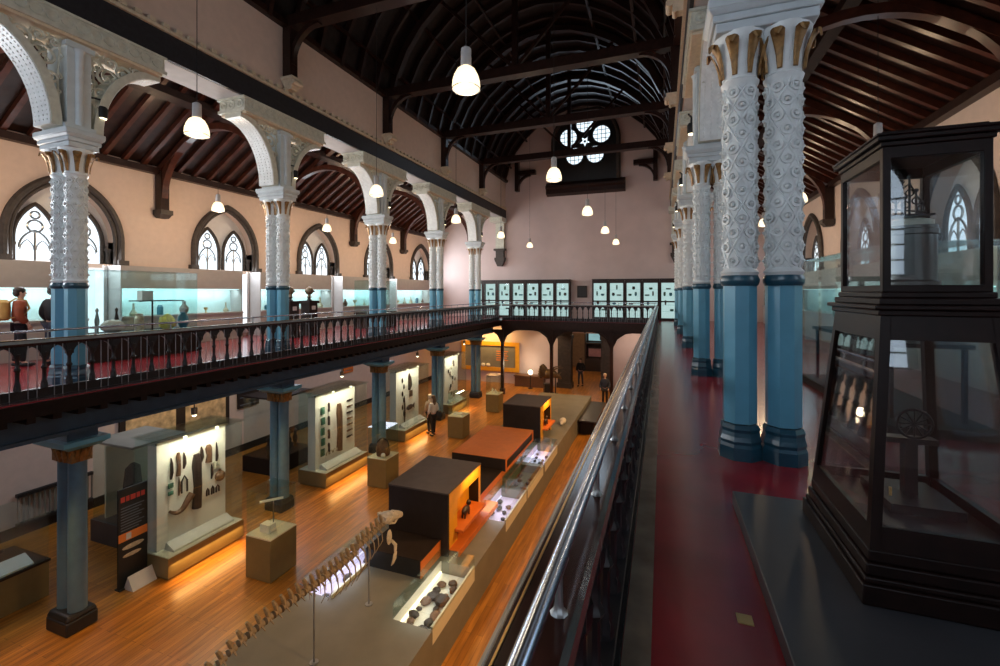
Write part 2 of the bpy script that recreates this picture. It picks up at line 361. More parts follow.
# nave roof
NC = XM/2
prof = [(4.98, 13.0), (4.72, 13.9), (4.28, 14.75), (3.65, 15.5), (2.85, 16.15), (1.95, 16.65), (1.0, 16.98), (0, 17.1)]
full = [(NC-a, b) for a, b in prof]+[(NC+a, b) for a, b in reversed(prof[:-1])]
outw = [(NC+(x-NC)*1.03, z+.15) for x, z in full]
S('ceiling_nave', MB().band(full, outw, lambda a, b: (a, YB, b), (0, EY-YB, 0)), 'wood2')
ribs = MB(); inn = [(NC+(x-NC)*.965, z-.17) for x, z in full]; y = YB+.1
while y < EY-.1:
    ribs.band(inn, [(NC+(x-NC)*.995, z-.01) for x, z in full], lambda a, b: (a, y, b), (0, .12, 0)); y += .9
S('ceiling_ribs', ribs, 'wood')
pur = MB()
for a, b in prof[1:-1:2]:
    for s_ in (-1, 1): pur.obox((NC+s_*a*.97, (YB+EY)/2, b-.14), (.10, EY-YB, .08))
S('ceiling_purlins_nave', pur, 'wood')
# end wall with rose window and, on the ground floor, an archway
ew = MB()
for x0, x1, z0, z1 in ((WX-.3, -5.25, 0, 9.7), (-3.35, mx(WX)+.3, 0, 9.7), (-5.25, -3.35, 3.35, 9.7), (-10.3, 1.33, 9.7, 13.0)):
    ew.box(x0, x1, EY, EY+.3, z0, z1)
ew.prism(full, lambda a, b: (a, EY, b), (0, .3, 0))
for s_ in (lambda x: x, mx): ew.prism([(-14.8, 9.7), (-10.3, 9.7), (-10.3, 12.6)], lambda a, b: (s_(a), EY, b), (0, .3, 0))
S('wall_end', ew, 'endwall')
t = bpy.data.objects.new('window_20', None); C.objects.link(t); t['kind'] = 'structure'; t.location = (-4.35, EY, 0)
P = [(-1.95, 12.5)]+arch2(1.95, 14.9, 17.0)+[(1.95, 12.5)]
P = [(a, min(b, 16.75)) for a, b in P]
S('embrasure', MB().prism(P, lambda a, b: (a, -.12, b), (0, .10, 0)), 'black', t)
S('stone_surround', MB().tube([(a, -.12, b) for a, b in P], .13, 8), 'stone', t)
fr, pn, gr = MB(), MB(), MB()
for k in range(5):
    a = pi/2+2*pi*k/5; x, z = 1.04*cos(a), 14.9+1.04*sin(a)
    pn.lathe([(.5, 0), (.5, .03)], 24); 
    vv = pn.v[-48:]; pn.v[-48:] = [(x+p[0], -.16+p[2], z+p[1]) for p in vv]
    fr.ring((x, -.17, z), .54, .05, 'y', 24)
    for q in (-.25, 0, .25):
        h = sqrt(.25-q*q); gr.tube([(x+q, -.19, z-h), (x+q, -.19, z+h)], .022, 4); gr.tube([(x-h, -.19, z+q), (x+h, -.19, z+q)], .022, 4)
for k in range(5):
    a = -pi/2+2*pi*k/5; pn.prism([(.12*cos(a-.9), 14.9+.12*sin(a-.9)), (.30*cos(a), 14.9+.30*sin(a)), (.12*cos(a+.9), 14.9+.12*sin(a+.9))], lambda u, v: (u, -.15, v), (0, .02, 0))
S('pane', pn, 'rose', t); S('tracery_ring', fr, 'black', t); S('lead_grid', gr, 'metal', t)
S('sill', MB().prism([(0, 12.55), (-.18, 12.55), (-.5, 12.3), (-.5, 12.2), (-.34, 12.1), (-.34, 11.85), (0, 11.75)], lambda a, b: (-2.35, a, b), (4.7, 0, 0)), 'wood', t)
# ground floor archway and room beyond
dm = MB()
for x0, x1 in ((-6.0, -5.2), (-3.4, -2.75)):
    dm.box(x0, x1, EY-.18, EY+.5, .3, 3.0); dm.box(x0-.06, x1+.06, EY-.24, EY+.5, 0, .3); dm.box(x0-.06, x1+.06, EY-.24, EY+.5, 3.0, 3.2)
A = arch2(.95, 3.0, 3.38, 8); Bq = [(-1.6, 3.0)]+arch2(1.6, 3.2, 4.0, 8)[1:-1]+[(1.6, 3.0)]
dm.band([(a, b) for a, b in A], Bq, lambda a, b: (-4.35+a, EY-.16, b), (0, .5, 0))
S('door_1', dm, 'stone')
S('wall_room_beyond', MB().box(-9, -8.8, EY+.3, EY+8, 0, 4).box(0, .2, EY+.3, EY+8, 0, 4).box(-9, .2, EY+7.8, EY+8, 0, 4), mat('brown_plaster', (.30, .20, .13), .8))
S('ceiling_room_beyond', MB().box(-9, .2, EY+.3, EY+8, 4, 4.2), 'white')
# girders and brackets under the gallery edges
for side, g in (('left', lambda x: x), ('right', mx)):
    t = MB(); a, b = sorted((g(-9.95), g(-9.25))); t.box(a, b, YB, 24.2, 3.52, 4.0); a, b = sorted((g(-9.98), g(-9.18))); t.box(a, b, YB, 24.2, 3.96, 4.05); t.box(a, b, YB, 24.2, 3.50, 3.56)
    S('trim_girder_'+side, t, 'navy')
    t = MB(); a, b = sorted((g(-9.2), g(-8.62))); y = 1.0
    while y < 24: t.box(a, b, y, y+.10, 3.93, 4.05); y += .3
    a, b = sorted((g(-8.66), g(-8.58))); t.box(a, b, YB, 24, 4.02, 4.17)
    a, b = sorted((g(-8.70), g(-8.55))); t.box(a, b, YB, 24, 4.17, 4.235)
    S('trim_fascia_'+side, t, 'case_w')
t = MB().box(-8.6, -.37, 23.84, 23.95, 3.80, 4.235).box(-8.6, -.37, 23.95, 24.25, 3.70, 4.05)
S('trim_fascia_end', t, 'wood')
S('trim_kerb_right', MB().box(-.165, -.045, .2, 23.9, GZ, GZ+.012), mat('bronze_kerb_plate', (.26, .21, .16), .25, .3, noise=.3, nscale=5))
S('trim_kerb_left', MB().box(-8.925, -8.805, .2, 23.9, GZ, GZ+.012), 'iron_b')
# baseboards
S('baseboard_left', MB().box(WX, WX+.04, YB, EY, 0, .25), 'char')
# ================================================================ COLUMNS
def lattice_shaft():
    r = .140; mb = MB(); z0, z1 = 1.80, 3.61
    mb.lathe([(r+.015, 1.76), (r+.03, 1.79), (r, 1.83), (r, 3.57), (r+.02, 3.60), (r+.03, 3.63), (r+.005, 3.66)], 20, cap=False)
    H = z1-z0-.06
    rows = 13
    for st in range(6):
        for sg in (-1, 1):
            pts = []
            for i in range(40):
                f = i/39*rows; a = radians(60*st+sg*(30+30*(f-.5))); pts.append(((r+.002)*cos(a), (r+.002)*sin(a), z0+.03+H*f/rows))
            mb.tube(pts, .012, 4)
    for j in range(rows):
        z = z0+.03+H*(j+.5)/rows; 
        for k in range(6):
            a = 2*pi*(k+(.5 if j % 2 else 0))/6
            c = (cos(a), sin(a)); m = Matrix.Translation((r*c[0], r*c[1], z)) @ Matrix.Rotation(a, 4, 'Z')
            b = MB().ring((.006, 0, 0), .044, .014, 'x', 10, 4).ball((.012, 0, 0), (.030, .02, .02), 6, 4)
            mb.merge(b, m)
    return mb
def capital():
    mb = MB().lathe([(.15, 3.64), (.155, 3.72), (.165, 3.84), (.20, 3.96), (.235, 4.04), (.235, 4.07)], 16)
    lf = MB()
    for k in range(8):
        a = 2*pi*(k+.5)/8; m = Matrix.Rotation(a, 4, 'Z')
        b = MB(); Q = [(.165, 3.67, .022), (.178, 3.79, .030), (.21, 3.90, .045), (.25, 3.98, .06), (.28, 3.99, .05), (.29, 3.93, .015)]
        vs = []; 
        for x, z, h in Q: vs += [(x, -h, z), (x, h, z), (x+.018, h*.6, z+.004), (x+.018, -h*.6, z+.004)]
        fs = []
        for i in range(len(Q)-1):
            for k2 in range(4): a_, b_ = i*4+k2, i*4+(k2+1) % 4; fs.append((a_, b_, b_+4, a_+4))
        fs += [(0,1,2,3), (20,21,22,23)]; b.add(vs, fs); lf.merge(b, m)
    return mb, lf
def gallery_column():
    t = T('gallery_column', 'x', 'column', group='paired iron columns along the galleries')
    me_b = MB().lathe([(.198, 0), (.198, .12), (.184, .15), (.192, .18), (.180, .22), (.172, .26), (.180, .29), (.160, .33)], 8, a0=pi/8).mesh('base', 'bluedk', False)
    me_l = MB().lathe([(.152, .34), (.152, 1.68)], 8, a0=pi/8).mesh('octagonal_shaft', 'blue', False)
    me_r = MB().lathe([(.158, 1.66), (.172, 1.69), (.176, 1.72), (.160, 1.76)], 16).mesh('collar', 'bluedk')
    me_s = lattice_shaft().mesh('lattice_shaft', 'iron_w'); cp, lf = capital()
    me_c, me_f = cp.mesh('capital', 'iron_w'), lf.mesh('gilded_leaves', 'gold')
    for s_ in (-.185, .185):
        for nm, me in (('base', me_b), ('octagonal_shaft', me_l), ('collar', me_r), ('lattice_shaft', me_s)): O(nm, me, None, t, (s_, 0, 0))
        c = O('capital', me_c, None, t, (s_, 0, 0)); O('gilded_leaves', me_f, None, c)
    ab = MB()
    for hx, hy, z0, z1 in ((.42, .22, 4.06, 4.15), (.45, .24, 4.15, 4.22), (.49, .28, 4.27, 4.36)): ab.box(-hx, hx, -hy, hy, z0, z1)
    ab.frus((0, 0), (.45, .24), (.49, .28), 4.22, 4.27)
    O('abacus', ab, 'iron_p', t, bevel=.012)
    pr = MB().box(-.28, .28, -.17, .17, 4.36, 5.95).box(-.33, .33, -.22, .22, 4.36, 4.47).box(-.32, .32, -.21, .21, 5.78, 5.86)
    for sx in (-.28, .28): pr.lathe([(.06, 4.47), (.06, 5.70), (.09, 5.78)], 10, (sx, 0, 0))
    O('pier', pr, 'iron_p', t)
    for sg in (-1, 1):
        N = 14; inn, out = [], []
        for i in range(N+1):
            a = (pi/2)*i/N; inn.append((sg*(1.34-1.12*cos(a)), 4.40+1.55*sin(a))); out.append((sg*(1.34-(1.28)*cos(a)), 4.40+(1.64)*sin(a)))
        inner = [(sg*(1.34-.98*cos(pi/2*i/N)), 4.40+1.44*sin(pi/2*i/N)) for i in range(N+1)]
        O('arch_bracket', MB().band(inner, inn, lambda a, b: (-.26, a, b), (.52, 0, 0)), 'iron_g', t)
        st = MB()
        for i in range(1, 30):
            a = pi/2*i/30
            for xx in (-.17, -.06, .06, .17): st.ball((xx, sg*(1.34-.97*cos(a)), 4.40+1.425*sin(a)), .022, 5, 3)
        st.band([(sg*(1.34-.965*cos(pi/2*i/N)), 4.40+1.42*sin(pi/2*i/N)) for i in range(N+1)], inner, lambda a, b: (-.24, a, b), (.48, 0, 0))
        O('perforated_soffit', st, 'iron_w', t)
        sc = MB()
        for cx_, cz_, R in ((.43, 5.50, .19), (.34, 5.18, .11), (.29, 4.95, .06), (.70, 5.70, .15), (.93, 5.82, .085), (1.08, 5.88, .05), (.50, 5.80, .11), (.31, 5.78, .09), (.56, 5.36, .07)):
            for xx in (-.20, .20):
                pts = [(xx, sg*(cx_+R*(1-.11*i/2)*cos(i*.55)), cz_+R*(1-.11*i/2)*sin(i*.55)) for i in range(17)]
                sc.tube(pts, .024, 5); sc.ball((xx, sg*cx_, cz_), .035, 6, 4); sc.tube([(xx, sg*(cx_-R), cz_+.02), (xx, sg*(cx_-R*1.3), cz_+R*.5), (xx, sg*(cx_-R*.9), cz_+R*1.1)], .014, 4)
        for xx in (-.20, .20): sc.tube([(xx, sg*.22, 5.85), (xx, sg*.26, 5.2), (xx, sg*.24, 4.7)], .016, 5)
        O('scroll_spandrel', sc, 'iron_g', t)
    fz = MB().box(-.44, .38, -1.34, 1.34, 6.02, 6.27).box(-.47, .41, -1.37, 1.37, 5.95, 6.02).box(-.48, .40, -1.38, 1.38, 6.26, 6.305)
    for i in range(13):
        for xx in (-.445, .385): fz.ring((xx, -1.2+.2*i, 6.14), .088, .02, 'x', 12, 4)
        if i < 12:
            for xx in (-.445, .385): fz.ball((xx, -1.1+.2*i, 6.14), (.02, .025, .025), 6, 4)
    for yy in (-1.345, 1.345):
        for xx in (-.30, -.03, .24): fz.ring((xx, yy, 6.14), .085, .026, 'y', 14, 5); fz.ball((xx, yy, 6.14), (.03, .025, .03), 6, 4)
    O('frieze', fz, 'iron_g', t); O('cream_moulding', MB().box(-.43, .37, -1.3, 1.3, 5.90, 5.95), 'cream', t)
    return t
gc = gallery_column()
for side, X in (('left', COLX), ('right', mx(COLX)+.11)):
    for i, y in enumerate(COLY):
        lab = 'blue and white paired lattice column on the %s gallery, %s from the camera' % (side, ORD[i])
        if side == 'right' and i == 0: lab = 'large blue and white paired lattice column with gilded capitals beside the wooden case'
        inst(gc, (X, y+(.15 if side == 'right' else 0), GZ), 0, lab)
def ground_column():
    t = T('ground_column', 'x', 'column', group='paired iron columns under the left gallery')
    O('base', MB().box(-.30, .30, -.23, .23, 0, .24).frus((0, 0), (.30, .23), (.27, .19), .24, .34), 'black', t, bevel=.03)
    for s_ in (-.15, .15):
        O('shaft', MB().lathe([(.135, .34), (.132, 1.6), (.128, 2.92)], 14, (s_, 0, 0)), 'bluegr', t)
    cp = MB().box(-.28, .28, -.15, .15, 2.92, 3.16); lf = MB()
    for k in range(16):
        a = 2*pi*k/16; x, y = .31*cos(a), .18*sin(a)
        lf.tube([(x*.85, y*.85, 2.93), (x*.95, y*.95, 3.05), (x*1.15, y*1.15, 3.15)], [.035, .05, .03], 6)
    c = O('capital', cp, 'gold', t); O('gilded_leaves', lf, 'gold', c)
    O('abacus', MB().frus((0, 0), (.34, .22), (.44, .32), 3.16, 3.24).box(-.45, .45, -.33, .33, 3.24, 3.32), 'blue', t)
    O('pier', MB().box(-.30, .30, -.22, .22, 3.32, 3.52), 'navy', t)
    return t
gd = ground_column()
for i, y in enumerate(COLY): inst(gd, (-9.72, y+.02, 0), 0, 'blue-grey paired column with gilded capital on the ground floor, %s from the camera' % ORD[i])
# dark timber posts under the end gallery
def end_post():
    t = T('gallery_post', 'x', 'post', group='dark posts under the end gallery')
    O('post', MB().box(-.08, .08, -.08, .08, 0, 3.70).box(-.13, .13, -.13, .13, 0, .3), 'wood', t)
    for sg in (-1, 1):
        N = 10; a = [(sg*(1.0-.92*cos(pi/2*i/N)), 2.75+.93*sin(pi/2*i/N)) for i in range(N+1)]; b = [(sg*(1.0-1.0*cos(pi/2*i/N)), 2.75+1.0*sin(pi/2*i/N)) for i in range(N+1)]
        b = [(sg*min(abs(p[0]), 1.0), min(p[1], 3.74)) for p in b]
        O('curved_brace', MB().band(a, b, lambda u, v: (u, -.06, v), (0, .12, 0)).prism([(sg*.06, 3.7), (sg*.8, 3.7), (sg*.3, 3.35), (sg*.08, 2.9)], lambda u, v: (u, -.03, v), (0, .06, 0)), 'wood', t)
    return t
ep = end_post()
for x, l in ((-8.62, 'dark post at the corner where the left and end galleries meet'), (-5.74, 'dark timber post with curved braces left of the ground floor archway'), (-2.5, 'dark timber post with curved braces right of the ground floor archway')):
    inst(ep, (x, 24.1, 0), 0, l)
# ================================================================ ROOF TRUSSES
def truss():
    t = T('roof_truss', 'x', 'roof truss', group='timber trusses of the nave roof')
    O('tie_beam', MB().box(-4.95, 4.95, -.14, .14, 12.86, 13.16).box(-4.6, 4.6, -.17, .17, 12.84, 12.90), 'wood', t)
    O('king_post', MB().box(-.09, .09, -.09, .09, 13.16, 16.95), 'wood', t)
    loc = [(x-NC, z) for x, z in full]
    O('arched_rib', MB().band([(x*.93, z-.36) for x, z in loc[1:-1]], [(x*.965, z-.15) for x, z in loc[1:-1]], lambda a, b: (a, -.12, b), (0, .24, 0)), 'wood', t)
    for sg in (-1, 1):
        O('wall_post', MB().box(*sorted((sg*4.97, sg*4.72)), -.13, .13, 11.52, 12.86), 'wood', t)
        N = 10; c = [(sg*(3.85+.85*cos(pi/2*i/N)), 11.9+.9*sin(pi/2*i/N)) for i in range(N+1)]; d = [(sg*(3.85+.98*cos(pi/2*i/N)), 11.9+1.03*sin(pi/2*i/N)) for i in range(N+1)]
        O('curved_brace', MB().band(c, d, lambda a, b: (a, -.07, b), (0, .14, 0)), 'wood', t)
        O('raking_strut', MB().tube([(sg*.1, 0, 13.2), (sg*2.7, 0, 15.9)], .07, 4), 'wood', t)
        co = MB().frus((sg*4.80, 0), (.10, .10), (.18, .17), 11.22, 11.46).box(*sorted((sg*4.98, sg*4.60)), -.19, .19, 11.46, 11.53)
        co.tube([(sg*4.62, -.16, 11.38), (sg*4.62, .16, 11.38)], .07, 10); co.tube([(sg*4.72, -.12, 11.25), (sg*4.72, .12, 11.25)], .05, 10)
        O('scroll_corbel', co, 'cream', t)
    return t
tr = truss()
for i, y in enumerate([.25]+COLY): inst(tr, (NC, y, 0), 0, 'dark timber nave roof truss with tie beam, %s from the camera' % ORD[i])
# arched aisle trusses
def aisle_truss(sgn):
    t = T('aisle_truss', 'x', 'roof truss', group='arched timber trusses over the aisles')
    N = 22; R1, R2 = 2.02, 2.22
    a = [(-R1*cos(pi*i/N), 8.70+1.82*sin(pi*i/N)) for i in range(N+1)]; b = [(-R2*cos(pi*i/N), 8.70+2.0*sin(pi*i/N)) for i in range(N+1)]
    O('arched_brace', MB().band(a, b, lambda u, v: (u, -.09, v), (0, .18, 0)), 'rafter', t)
    O('principal_rafter', MB().prism([(-2.3*sgn, 9.42), (1.9*sgn, 9.42+.66*4.2), (1.9*sgn, 9.60+.66*4.2), (-2.3*sgn, 9.60)], lambda u, v: (u, -.11, v), (0, .22, 0)), 'rafter', t)
    O('wall_post', MB().box(*sorted((-2.28*sgn, -2.02*sgn)), -.12, .12, 8.3, 9.5), 'wood', t)
    O('corbel', MB().frus((-2.14*sgn, 0), (.10, .13), (.17, .17), 8.10, 8.20).box(*sorted((-2.3*sgn, -1.93*sgn)), -.18, .18, 8.20, 8.34), 'stone', t)
    return t
for side, g, sgn in (('left', -12.2, 1), ('right', mx(-12.2), -1)):
    at = aisle_truss(sgn)
    for i, y in enumerate([.25]+COLY): inst(at, (g, y, 0), 0, 'dark arched timber truss over the %s aisle, %s from the camera' % (side, ORD[i]))
# brackets on the gable wall
for x, l in ((-8.6, 'dark curved timber bracket on the end wall left of the rose window'), (-.35, 'dark curved timber bracket on the end wall right of the rose window')):
    sg = 1 if x < -4 else -1; t = T('wall_bracket', l, 'bracket', (x, EY-.25, 0))
    O('post', MB().box(-.12, .12, -.1, .24, 12.2, 14.4), 'wood', t)
    N = 8; a = [(sg*(.9-.8*cos(pi/2*i/N)), 12.3+.8*sin(pi/2*i/N)) for i in range(N+1)]; b = [(sg*(.9-.9*cos(pi/2*i/N)), 12.3+.95*sin(pi/2*i/N)) for i in range(N+1)]
    O('curved_brace', MB().band(a, b, lambda u, v: (u, -.06, v), (0, .2, 0)).box(*sorted((0, sg*1.2)), -.1, .24, 13.2, 13.45), 'wood', t)
# half piers that end each arcade at the gable wall
for x, l in ((COLX, 'white half pier on a dark corbel ending the left arcade at the end wall'), (mx(COLX), 'white half pier on a dark corbel ending the right arcade at the end wall')):
    t = T('arcade_respond', l, 'pier', (x, EY-.02, 0))
    O('pier', MB().box(-.28, .28, -.22, 0, 8.62, 10.25).box(-.44, .38, -.9, 0, 10.27, 10.55), 'iron_g', t); O('corbel', MB().frus((0, -.14), (.16, .10), (.34, .16), 7.5, 7.9).box(-.34, .34, -.30, 0, 7.9, 8.05).box(-.26, .26, -.26, 0, 8.05, 8.5).box(-.38, .38, -.34, 0, 8.5, 8.62), 'stone', t)
# ================================================================ RAILINGS
def railing(label, loc, rz, L, group=None):
    t = T('gallery_railing', label, 'railing', loc, rz)
    O('handrail', MB().prism([(-.095, .84), (-.095, .89), (-.08, .905), (.05, .905), (.062, .89), (.062, .84), (.04, .81), (-.065, .81)], lambda x, z: (x, 0, z), (0, L, 0)), 'rail', t)
    O('brass_strip', MB().box(-.072, -.067, 0, L, .904, .908), 'brass', t); O('edge_highlight', MB().box(-.099, -.090, 0, L, .85, .893), 'metal', t)  # outer edge strip: pale metal painting in the highlight on the rail's moulding
    O('steel_rail', MB().tube([(.02, 0, 1.02), (.02, L, 1.02)], .017, 12), 'chrome', t)
    br = MB().lathe([(.02, .905), (.012, .915), (.009, .93), (.009, 1.0)], 8, (.02, 0, 0)).box(.008, .032, -.05, .05, .995, 1.003).mesh('rail_bracket', 'metal')
    y = .1
    while y < L: O('rail_bracket', br, None, t, (0, y, 0)); y += .6
    bl = MB().lathe([(.044, .16), (.044, .20), (.032, .23), (.038, .26), (.026, .29), (.025, .44), (.036, .455), (.042, .47), (.036, .485), (.026, .50), (.024, .60), (.034, .62), (.042, .65), (.044, .70)], 8)
    for k in range(4):
        a = pi/4+k*pi/2; bl.tube([(.03*cos(a), .03*sin(a), .16), (.036*cos(a), .036*sin(a), .23), (.012*cos(a), .012*sin(a), .28)], [.012, .008, .003], 4)
    me = bl.mesh('baluster', 'iron_b'); n = int(L/.3)
    for k in range(min(n, 95)): O('baluster', me, None, t, (0, .15+k*.3, 0))
    ar = MB()
    for k in range(n-1):
        y0 = .15+k*.3; A = [(y0+.15+a, b) for a, b in arch2(.105, .64, .79, 5)]
        ar.band(A, [(a, .82) for a, b in A], lambda u, v: (-.02, u, v), (.04, 0, 0)); ar.box(-.03, .03, y0-.045, y0+.045, .64, .82)
    ap = O('arcade_heads', ar, 'iron_b', t)
    O('bottom_rail', MB().box(-.035, .05, 0, L, .12, .165).box(-.02, .03, 0, L, .02, .12).box(-.045, .06, 0, L, 0, .03), 'iron_b', t)
    rd = MB().tube([(0, 0, .0), (0, 0, .82)], .006, 5).mesh('infill_rod', 'rod'); rest = MB()
    for k in range(n-1):
        for f in (.1, .2):
            y = .15+k*.3+f
            if k < 45: O('infill_rod', rd, None, t, (-.04, y, 0))
            else: rest.tube([(-.04, y, 0), (-.04, y, .82)], .006, 5)
    if rest.v: o = O('infill_rods', rest, 'rod', t); o['kind'] = 'stuff'
    return t
railing('dark wooden handrail with steel tube running beside the camera along the right gallery', (-.23, .25, GZ), 0, 23.65)
r = railing('dark arcaded railing along the left gallery across the nave', (-8.74, 23.9, GZ), pi, 22.9)
railing('dark arcaded railing across the end gallery in front of lit cabinets', (-.25, 24.02, GZ), pi/2, 8.35)
# ================================================================ PENDANT LAMPS
def pendant():
    t = T('pendant_lamp', 'x', 'pendant lamp', group='glass dome pendant lamps')
    O('glass_dome', MB().lathe([(.187, 0), (.19, .03), (.183, .11), (.16, .19), (.12, .265), (.075, .30), (.065, .31)], 20, cap=True), 'lamp', t); O('lamp_rim', MB().ring((0, 0, .0), .188, .006, 'z', 20, 5), 'metal', t.children[0])

    O('lamp_neck', MB().lathe([(.07, .29), (.072, .30), (.068, .55), (.03, .58)], 14), 'greywall', t)
    return t
pd = pendant(); np_ = [0]
def hang(x, y, ztop, label, p):
    t = inst(pd, (x, y, 8.22), 0, label); t.scale = (.87, .87, .85)
    O('cord', MB().tube([(0, 0, .57), (0, 0, (ztop-8.22)/.85)], .007, 5), 'black', t)
    light('lamp_bulb', 'POINT', (x, y, 8.02), p, WARM, .16)
for i, y in enumerate(COLY):
    hang(-2.15, y, 16.6, 'lit glass pendant in the right-hand nave row, %s from the camera' % ORD[i], 26)
    hang(-6.6, y, 16.6, 'lit glass pendant in the left-hand nave row, %s from the camera' % ORD[i], 26)
for i, y in enumerate(COLY[1:]):
    hang(-12.2, y+.16, 10.95, 'lit glass pendant over the left aisle, %s in view from the left' % ORD[i], L_AISLE)
    hang(mx(-12.2)+.2, y, 10.95, 'lit glass pendant over the right aisle, %s from the camera' % ORD[i], L_AISLE*.5)
light('near_left_aisle_lamp', 'POINT', (-12.2, 4.6, 8.1), L_AISLE, WARM, .16)
# spotlights on the piers
sp = T('pier_spotlight', 'x', 'spotlight', group='small black spotlights fixed on the column piers')
O('lamp_can', MB().lathe([(.075, -.11), (.08, .06), (.06, .10)], 12), 'black', sp); O('lens', MB().lathe([(.06, -.118), (.06, -.108)], 12), 'ledwarm', sp.children[0])
O('mounting_arm', MB().tube([(0, 0, .08), (0, 0, .22), (-.06, -.18, .22)], .02, 6), 'black', sp)
for side, X, s_ in (('left', COLX, 1), ('right', mx(COLX), -1)):
    for i, y in enumerate(COLY): inst(sp, (X+s_*.24, y+.36, 9.1), 0, 'small black spotlight on the pier of the %s gallery column, %s from the camera' % (side, ORD[i]))
#@@PART2
# ================================================================ helpers for exhibits
def glassbox(name, x0, x1, y0, y1, z0, z1, parent, mt='glass', top=True, th=.012):
    mb = MB().box(x0, x1, y0, y0+th, z0, z1).box(x0, x1, y1-th, y1, z0, z1).box(x0, x0+th, y0+th, y1-th, z0, z1).box(x1-th, x1, y0+th, y1-th, z0, z1)
    if top: mb.box(x0, x1, y0, y1, z1, z1+th)
    return O(name, mb, mt, parent, smooth=False)
def thing1(name, mb, mt, label, cat, loc=None, group=None, rz=None, bevel=0):
    return tag(O(name, mb, mt, None, loc, rz, bevel=bevel), label, cat, group)
R = random.Random(11)
def rock(r, sx=1, sy=1, sz=.7, seed=0):
    q = random.Random(seed); mb = MB().ball((0, 0, 0), (r*sx, r*sy, r*sz), 9, 6)
    mb.v = [tuple(c*(1+q.uniform(-.16, .16)) for c in v) for v in mb.v]
    zl = min(v[2] for v in mb.v); mb.v = [(a, b, c-zl) for a, b, c in mb.v]; return mb
# ================================================================ PEOPLE
def skin(name, verts, edges, mt, parent, sub=1, root=0, flat=.85):
    me = bpy.data.meshes.new(name); me.from_pydata([v[:3] for v in verts], edges, []); me.materials.append(M[mt])
    o = bpy.data.objects.new(name, me); C.objects.link(o); o.parent = parent
    m = o.modifiers.new('s', 'SKIN'); m.use_smooth_shade = True
    L = me.skin_vertices[0].data if me.skin_vertices else None
    if L is None:
        bpy.context.view_layer.objects.active = o
    for i, v in enumerate(verts):
        r = v[3]; L[i].radius = (r, r*flat) if not isinstance(r, tuple) else r
        L[i].use_root = (i == root)
    s = o.modifiers.new('u', 'SUBSURF'); s.levels = sub; s.render_levels = sub
    return o
def new_skin(name, verts, edges, mt, parent, sub=1, root=0, flat=.85):
    me = bpy.data.meshes.new(name); me.from_pydata([v[:3] for v in verts], edges, []); me.materials.append(M[mt])
    import bmesh
    bm = bmesh.new(); bm.from_mesh(me); ly = bm.verts.layers.skin.verify(); bm.verts.ensure_lookup_table()
    for i, v in enumerate(verts):
        r = v[3]; bm.verts[i][ly].radius = r if isinstance(r, tuple) else (r, r*flat); bm.verts[i][ly].use_root = (i == root)
    bm.to_mesh(me); bm.free()
    o = bpy.data.objects.new(name, me); C.objects.link(o); o.parent = parent
    m = o.modifiers.new('s', 'SKIN'); m.use_smooth_shade = True
    s = o.modifiers.new('u', 'SUBSURF'); s.levels = sub; s.render_levels = sub
    return o
